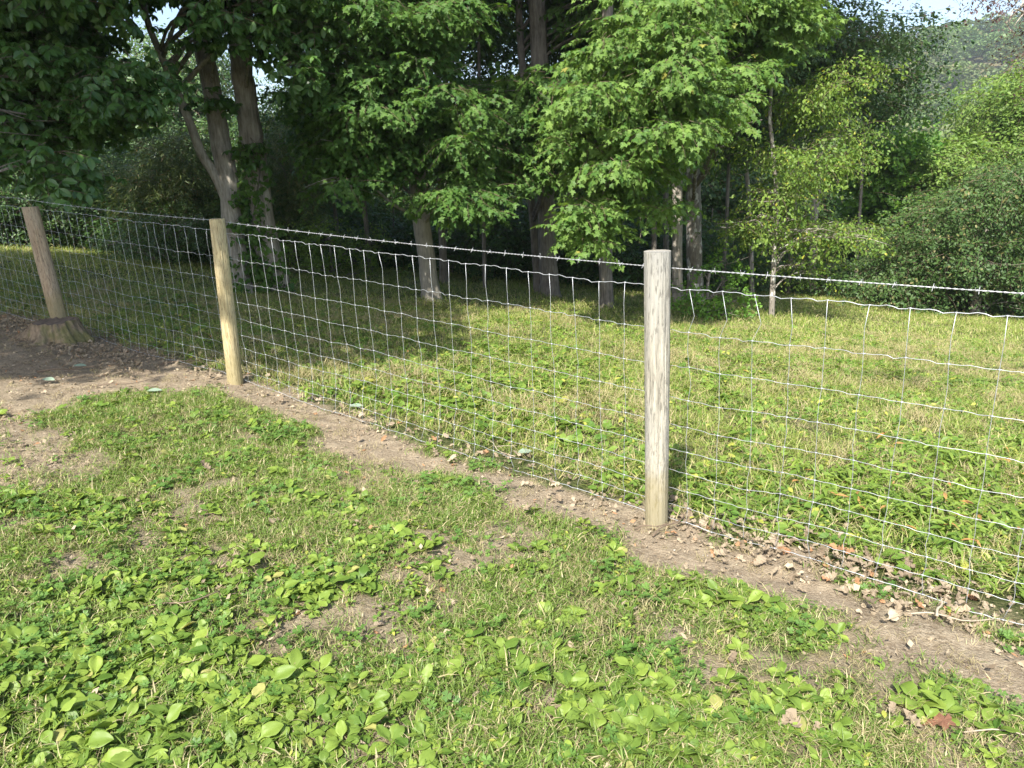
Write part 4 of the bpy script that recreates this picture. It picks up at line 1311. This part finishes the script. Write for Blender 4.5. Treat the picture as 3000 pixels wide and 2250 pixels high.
# the clearing beyond the fence
VB = (-11, 9, 2.0, 13); VF = (-26, 22, 11, 27)
edge = lambda x, y: 1 - np.clip(litter_line(x, y) * .75, 0, 1) - np.where(x > .8, .97 * (fence_side(x, y) > -.16 - .1 * vnoise(x, y, .2, 5)) * (1 - np.clip(litter_line(x, y) * .75, 0, 1)), 0)
cover('clearing_grass', TU_MOWN, 62000, VB, lambda x, y: back(x, y) * edge(x, y) * (.45 + .55 * clump(x, y, .7, 71, .3, .5)), (.7, 1.25), .2, label='mown yellow-green grass of the clearing beyond the fence')
cover('far_clearing_grass', TU_FAR, 52000, VF, lambda x, y: back(x, y) * (.5 + .5 * clump(x, y, 1.2, 72, .3, .5)), (.7, 1.2), .2, label='mown grass at the far side of the clearing')
cover('hay_clippings', TU_STRAW, 24000, VB, lambda x, y: back(x, y) * edge(x, y) * (.1 + .9 * clump(x, y, .9, 73, .48, .6)), (1.2, 2.4), .2, label='dry mown clippings lying on the clearing', lift=.03)
TU_TALL = [tuft(rgv, 4, .22, .03, .0028, 'straw', bend=(.1, .7)) for _ in range(3)]
for i, me in enumerate(TU_TALL): me.name = f'tt_plant_{i}'
cover('seed_stalks', TU_TALL, 3000, VB, lambda x, y: back(x, y) * clump(x, y, .8, 99, .5, .62), (.6, 1.2), .2, label='thin dry seed stalks standing above the clearing grass')
R_VINE = [region((540, 800), (600, 740), (900, 760), (1300, 830), (1380, 960), (1300, 1030), (1000, 950), (760, 880)), region((200, 640), (480, 640), (480, 760), (300, 700)), region((1450, 950), (1700, 930), (1750, 1050), (1500, 1080))]
R_LANCE = [region((1700, 1010), (1900, 960), (2212, 980), (2300, 1100), (2300, 1330), (2100, 1270), (1900, 1200), (1750, 1120))]
cover('round_leaved_weeds', WD_H, 15000, VB, lambda x, y: back(x, y) * edge(x, y) * np.maximum(near_poly(x, y, R_VINE, .5), .12 * clump(x, y, .8, 74, .45, .6)), (.6, 1.2), .2, label='bright yellow-green round-leaved weeds just behind the fence')
cover('low_oval_weeds', WD_O, 20000, VB, lambda x, y: back(x, y) * (.15 + .85 * clump(x, y, .7, 75, .42, .58)) * edge(x, y), (.8, 1.4), .2, label='low oval-leaved weeds through the clearing grass')
cover('lance_leaved_weeds', WD_L, 9000, (-3, 9, 1.5, 9), lambda x, y: back(x, y) * edge(x, y) * np.maximum(near_poly(x, y, R_LANCE, .4), .01), (.6, 1.1), .2, label='taller lance-leaved weeds with a few red leaves behind the right end of the fence')
cover('fence_foot_grass', TU_LONG, 9000, VB, lambda x, y: np.clip(-(fence_side(x, y)) / .05, 0, 1) * np.exp(-((fence_side(x, y) + .35) / .35) ** 2) * .7 * np.where((x > .8) & (fence_side(x, y) > -.25), .12, 1), (.7, 1.3), .3, label='uncut grass along the foot of the fence')


def litter_d(x, y):
    l = np.exp(-((fence_side(x, y) + .03) / (.17 + .07 * vnoise(x, y, .3, 44))) ** 2)
    right = np.clip((x - .6) / .5, 0, 1); left = np.clip((-3.0 - x) / .6, 0, 1)
    fs = fence_side(x, y)
    return l * (.14 + .86 * right) + .9 * left * np.exp(-((fs - .25) / .42) ** 2) * (x > -6.2) * clump(x, y, .4, 81, .35, .5) + .012 * (np.abs(fs) < 2)


cover('leaf_litter', LIT, 100000, (-6.5, 4.2, .8, 9.5), lambda x, y: litter_d(x, y) * .8, (.25, .6), .5, label='small crumbled dead leaves heaped along the foot of the fence', lift=.01)

# individually placed fallen leaves, largest in view
n_l = 0; lg = []
spots = {'right': [], 'left': [], 'mid': [], 'lawn': []}
tries = 0
while n_l < 210 and tries < 60000:
    tries += 1
    x = rgG.uniform(-6, 3.4); y = rgG.uniform(1.2, 8.6)
    if abs(x) > y * .72: continue
    dd = float(litter_d(np.array([x]), np.array([y]))[0])
    if rgG.random() > dd: continue
    fs = float(fence_side(np.array([x]), np.array([y]))[0])
    key = 'right' if x > .75 and abs(fs) < .6 else 'left' if x < -2.6 else 'mid' if abs(fs) < .5 else 'lawn'
    if len(spots[key]) >= dict(right=100, left=60, mid=38, lawn=12)[key]: continue
    spots[key].append((x, y)); n_l += 1
LAB = {'right': 'buff fallen leaf in the litter right of the grey post,', 'left': 'brown fallen leaf on the shaded earth',
       'mid': 'dry fallen leaf under the middle fence panel,', 'lawn': 'dry fallen leaf lying alone on the open lawn'}
for key, LL in spots.items():
    for x, y in LL:
        s = rgG.uniform(.5, .95)
        sz = 'small' if s < .65 else 'large' if s > .8 else 'middling'
        far = ('close to the post' if abs(x - .7) < .45 else 'towards the right edge' if x > 1.6 else 'midway along') if key == 'right' else ('by the stump' if x < -3.4 else 'near the yellowish post') if key == 'left' else ('nearer the grey post' if x > -.6 else 'nearer the yellowish post') if key == 'mid' else ''
        o = obj('fallen_leaf', LIT[rgG.integers(len(LIT))], None, (x, y, float(gz(x, y)) + .022), label=f'{sz} {LAB[key]} {far}'.strip(), category='fallen leaf', group='dry fallen leaves')
        o.rotation_euler = (rgG.normal(0, .35), rgG.normal(0, .35), rgG.uniform(0, 6.3)); o.scale = (s,) * 3


def twig(px, py, L, yaw, r=.004, mat='twig', lab='', fork=True, lift=.012, name='twig'):
    x, y = G(px, py); z = float(gz(x, y)) + lift; mb = MB()
    P = spline([(0, 0, 0), (L * .3, .02 * L * 2, .01), (L * .65, -.03 * L, .004), (L, .05 * L, .012)], 9)
    tube(mb, P, np.linspace(r, r * .5, 9), 6)
    if fork: tube(mb, spline([P[4], P[4] + [L * .12, L * .1, .012], P[4] + [L * .2, L * .25, .01]], 5), np.linspace(r * .6, r * .3, 5), 5)
    o = obj(name, mb.mesh('twig', [M[mat]]), None, (x, y, z), label=lab, category='twig'); o.rotation_euler[2] = yaw
    return o


twig(1010, 985, .34, 2.4, .005, lab='dark bare twig on the earth strip left of the grey post')
twig(1090, 1005, .38, -2.9, .005, lab='forked dark twig lying under the wire near the pale fallen leaf')
twig(1410, 1160, .32, .75, .0045, lab='thin dark twig on the earth just in front of the grey post', fork=False)
twig(1370, 1145, .18, .1, .004, lab='short twig left of the grey post foot', fork=False)
twig(1960, 1330, .30, -.3, .004, 'pale_twig', 'pale curved root lying on the earth at the right', False)
twig(2022, 1345, .13, .9, .006, 'pale_twig', 'stubby pale broken stick leaning on the bottom wire', False, .03)
twig(2080, 1595, .36, -.2, .0025, 'pale_twig', 'pale thin twig in the dry grass at lower right', False)
twig(80, 800, .45, .1, .007, lab='dark stick on the shaded earth in front of the stump', fork=False)
twig(340, 790, .5, .35, .006, lab='bare forked stick on the earth between the stump and yellowish post')
twig(200, 835, .4, .15, .005, lab='thin stick on the light earth left of the yellowish post', fork=False)
twig(1040, 950, .45, -1.1, .006, 'pale_twig', 'pale stalk slanting through the bottom wires')
twig(280, 1320, .3, .3, .004, lab='thin dark twig across the plantain patch at lower left', fork=False)

# grey-green fresh leaves dropped on the earth at the left
gl = plain('pale_underside_of_oak_leaf', (.22, .29, .21), .7)
for (px, py, lab) in ((158, 793, 'upturned grey-green oak leaf on the earth below the stump'), (92, 824, 'small upturned grey-green leaf on the earth at the far left'), (318, 850, 'pale upturned leaf at the edge of the grass below the yellowish post'), (1119, 990, 'white-looking upturned leaf under the wire left of the grey post'), (755, 885, 'pale curled leaf under the wire right of the yellowish post')):
    x, y = G(px, py); mb = MB(); v, f = OAKL; mb.add(v * .105 * [1.1, 1, 1] * [1, 1, .6], f)
    o = obj('oak_leaf', mb.mesh('oak_leaf', [gl], False), None, (x, y, float(gz(x, y)) + .03), label=lab, category='leaf'); o.rotation_euler = (.1, .15, rgG.uniform(-1.8, -.9))
# the red-brown leaf at lower right
x, y = G(2050, 1585)
mb = MB(); v, f = MAPLE; mb.add(v * .085, f); o = obj('red_leaf', mb.mesh('red_leaf', [M['red']], False), None, (x, y, float(gz(x, y)) + .04), label='red-brown fallen leaf in the dry grass at lower right', category='leaf'); o.rotation_euler = (-.2, .2, 1.3)

# broken twig hanging from the maple boughs
q = W(1383, 470, 11.2); q2 = W(1381, 525, 11.2); mb = MB()
tube(mb, spline([(0, 0, 0), tuple((q2 - q) * .5 + [.02, 0, 0]), tuple(q2 - q)], 7), [.004, .004, .004, .005, .006, .008, .013], 6)
obj('hanging_twig', mb.mesh('hanging_twig', [M['pale_twig']]), None, tuple(q), label='pale broken twig hanging down from the maple boughs above the grey post', category='twig')

# plantain rosettes that can be told apart, each leaf a part
ROS = []
for i in range(10):
    leaves = []
    for v, f, tn in plantain_parts(rgv, int(rgv.integers(5, 10)), .043):
        mb = MB(); mb.add(v, f, 0, tn); leaves.append(mb.mesh('leaf', [M['plantain']], True))
    ROS.append(leaves)
names = ['in the dense carpet at the lower left', 'in the row of rosettes at the left, below the dark bare earth', 'in the clump left of the middle of the lawn', 'in the small clump near the middle of the lawn',
         'in the patch at the bottom, right of the middle', 'beside the pale bare patch at lower right', 'at the upper middle of the lawn near the fine dry grass', 'around the dark bare patch at the left',
         'along the edge of the earth strip below the grey post', 'at the lower right corner', 'in the middle of the foreground', 'left of the middle beside the pale bare spot']
quota = [150, 20, 16, 12, 28, 12, 10, 12, 14, 12, 14, 12]
for R, nm, qn in zip(R_PL, names, quota):
    P = np.array(R); lo = P.min(0); hi = P.max(0); got = []; tr = 0
    while len(got) < qn and tr < 4000:
        tr += 1
        x, y = lo + (hi - lo) * rgG.random(2)
        if not in_poly(np.array([x]), np.array([y]), R)[0] or abs(x) > y * .80 + .05: continue
        if any(math.hypot(x - a, y - b) < .055 for a, b in got): continue
        got.append((x, y))
    for x, y in got:
        s = rgG.choice([.55, .65, .8, .9, 1.0, 1.15]) * rgG.uniform(.94, 1.06); LV = ROS[rgG.integers(len(ROS))]
        sz = 'small' if s < .72 else 'large' if s > .95 else 'medium'
        cnt = {4: 'four', 5: 'five', 6: 'six', 7: 'seven', 8: 'eight', 9: 'nine'}[len(LV)]
        t = thing('plantain', f'{sz} {cnt}-leaved plantain {nm}', 'plantain', (x, y, float(gz(x, y)) + .002), 'broad-leaved plantains on the lawn', rgG.uniform(0, 6.3))
        t.scale = (s,) * 3; t.rotation_euler[0] = rgG.normal(0, .1); t.rotation_euler[1] = rgG.normal(0, .1)
        for me in LV: obj('leaf', me, t)

# ------------------------------------------------------------------ thin summer haze
hz = bpy.data.materials.new('summer_haze'); hz.use_nodes = True; t_ = hz.node_tree; t_.nodes.clear()
o_ = t_.nodes.new('ShaderNodeOutputMaterial'); pv = t_.nodes.new('ShaderNodeVolumePrincipled')
pv.inputs['Color'].default_value = (.86, .92, 1, 1); pv.inputs['Density'].default_value = .00045; pv.inputs['Anisotropy'].default_value = .3
t_.links.new(pv.outputs[0], o_.inputs['Volume'])
top = float(max(GZ.max(), 30)) + 25; low = float(GZ.min()) - 1
mb = MB(); X0, X1, Y0, Y1 = ax[0] - 5, ax[-1] + 5, ay[0] - 5, ay[-1] + 5
mb.add([(x, y, z) for z in (low, top) for (x, y) in ((X0, Y0), (X1, Y0), (X1, Y1), (X0, Y1))], [(3, 2, 1, 0), (4, 5, 6, 7), (0, 1, 5, 4), (1, 2, 6, 5), (2, 3, 7, 6), (3, 0, 4, 7)])
obj('haze', mb.mesh('haze', [hz], False), kind='stuff', label='thin bluish summer haze over the wooded hill')
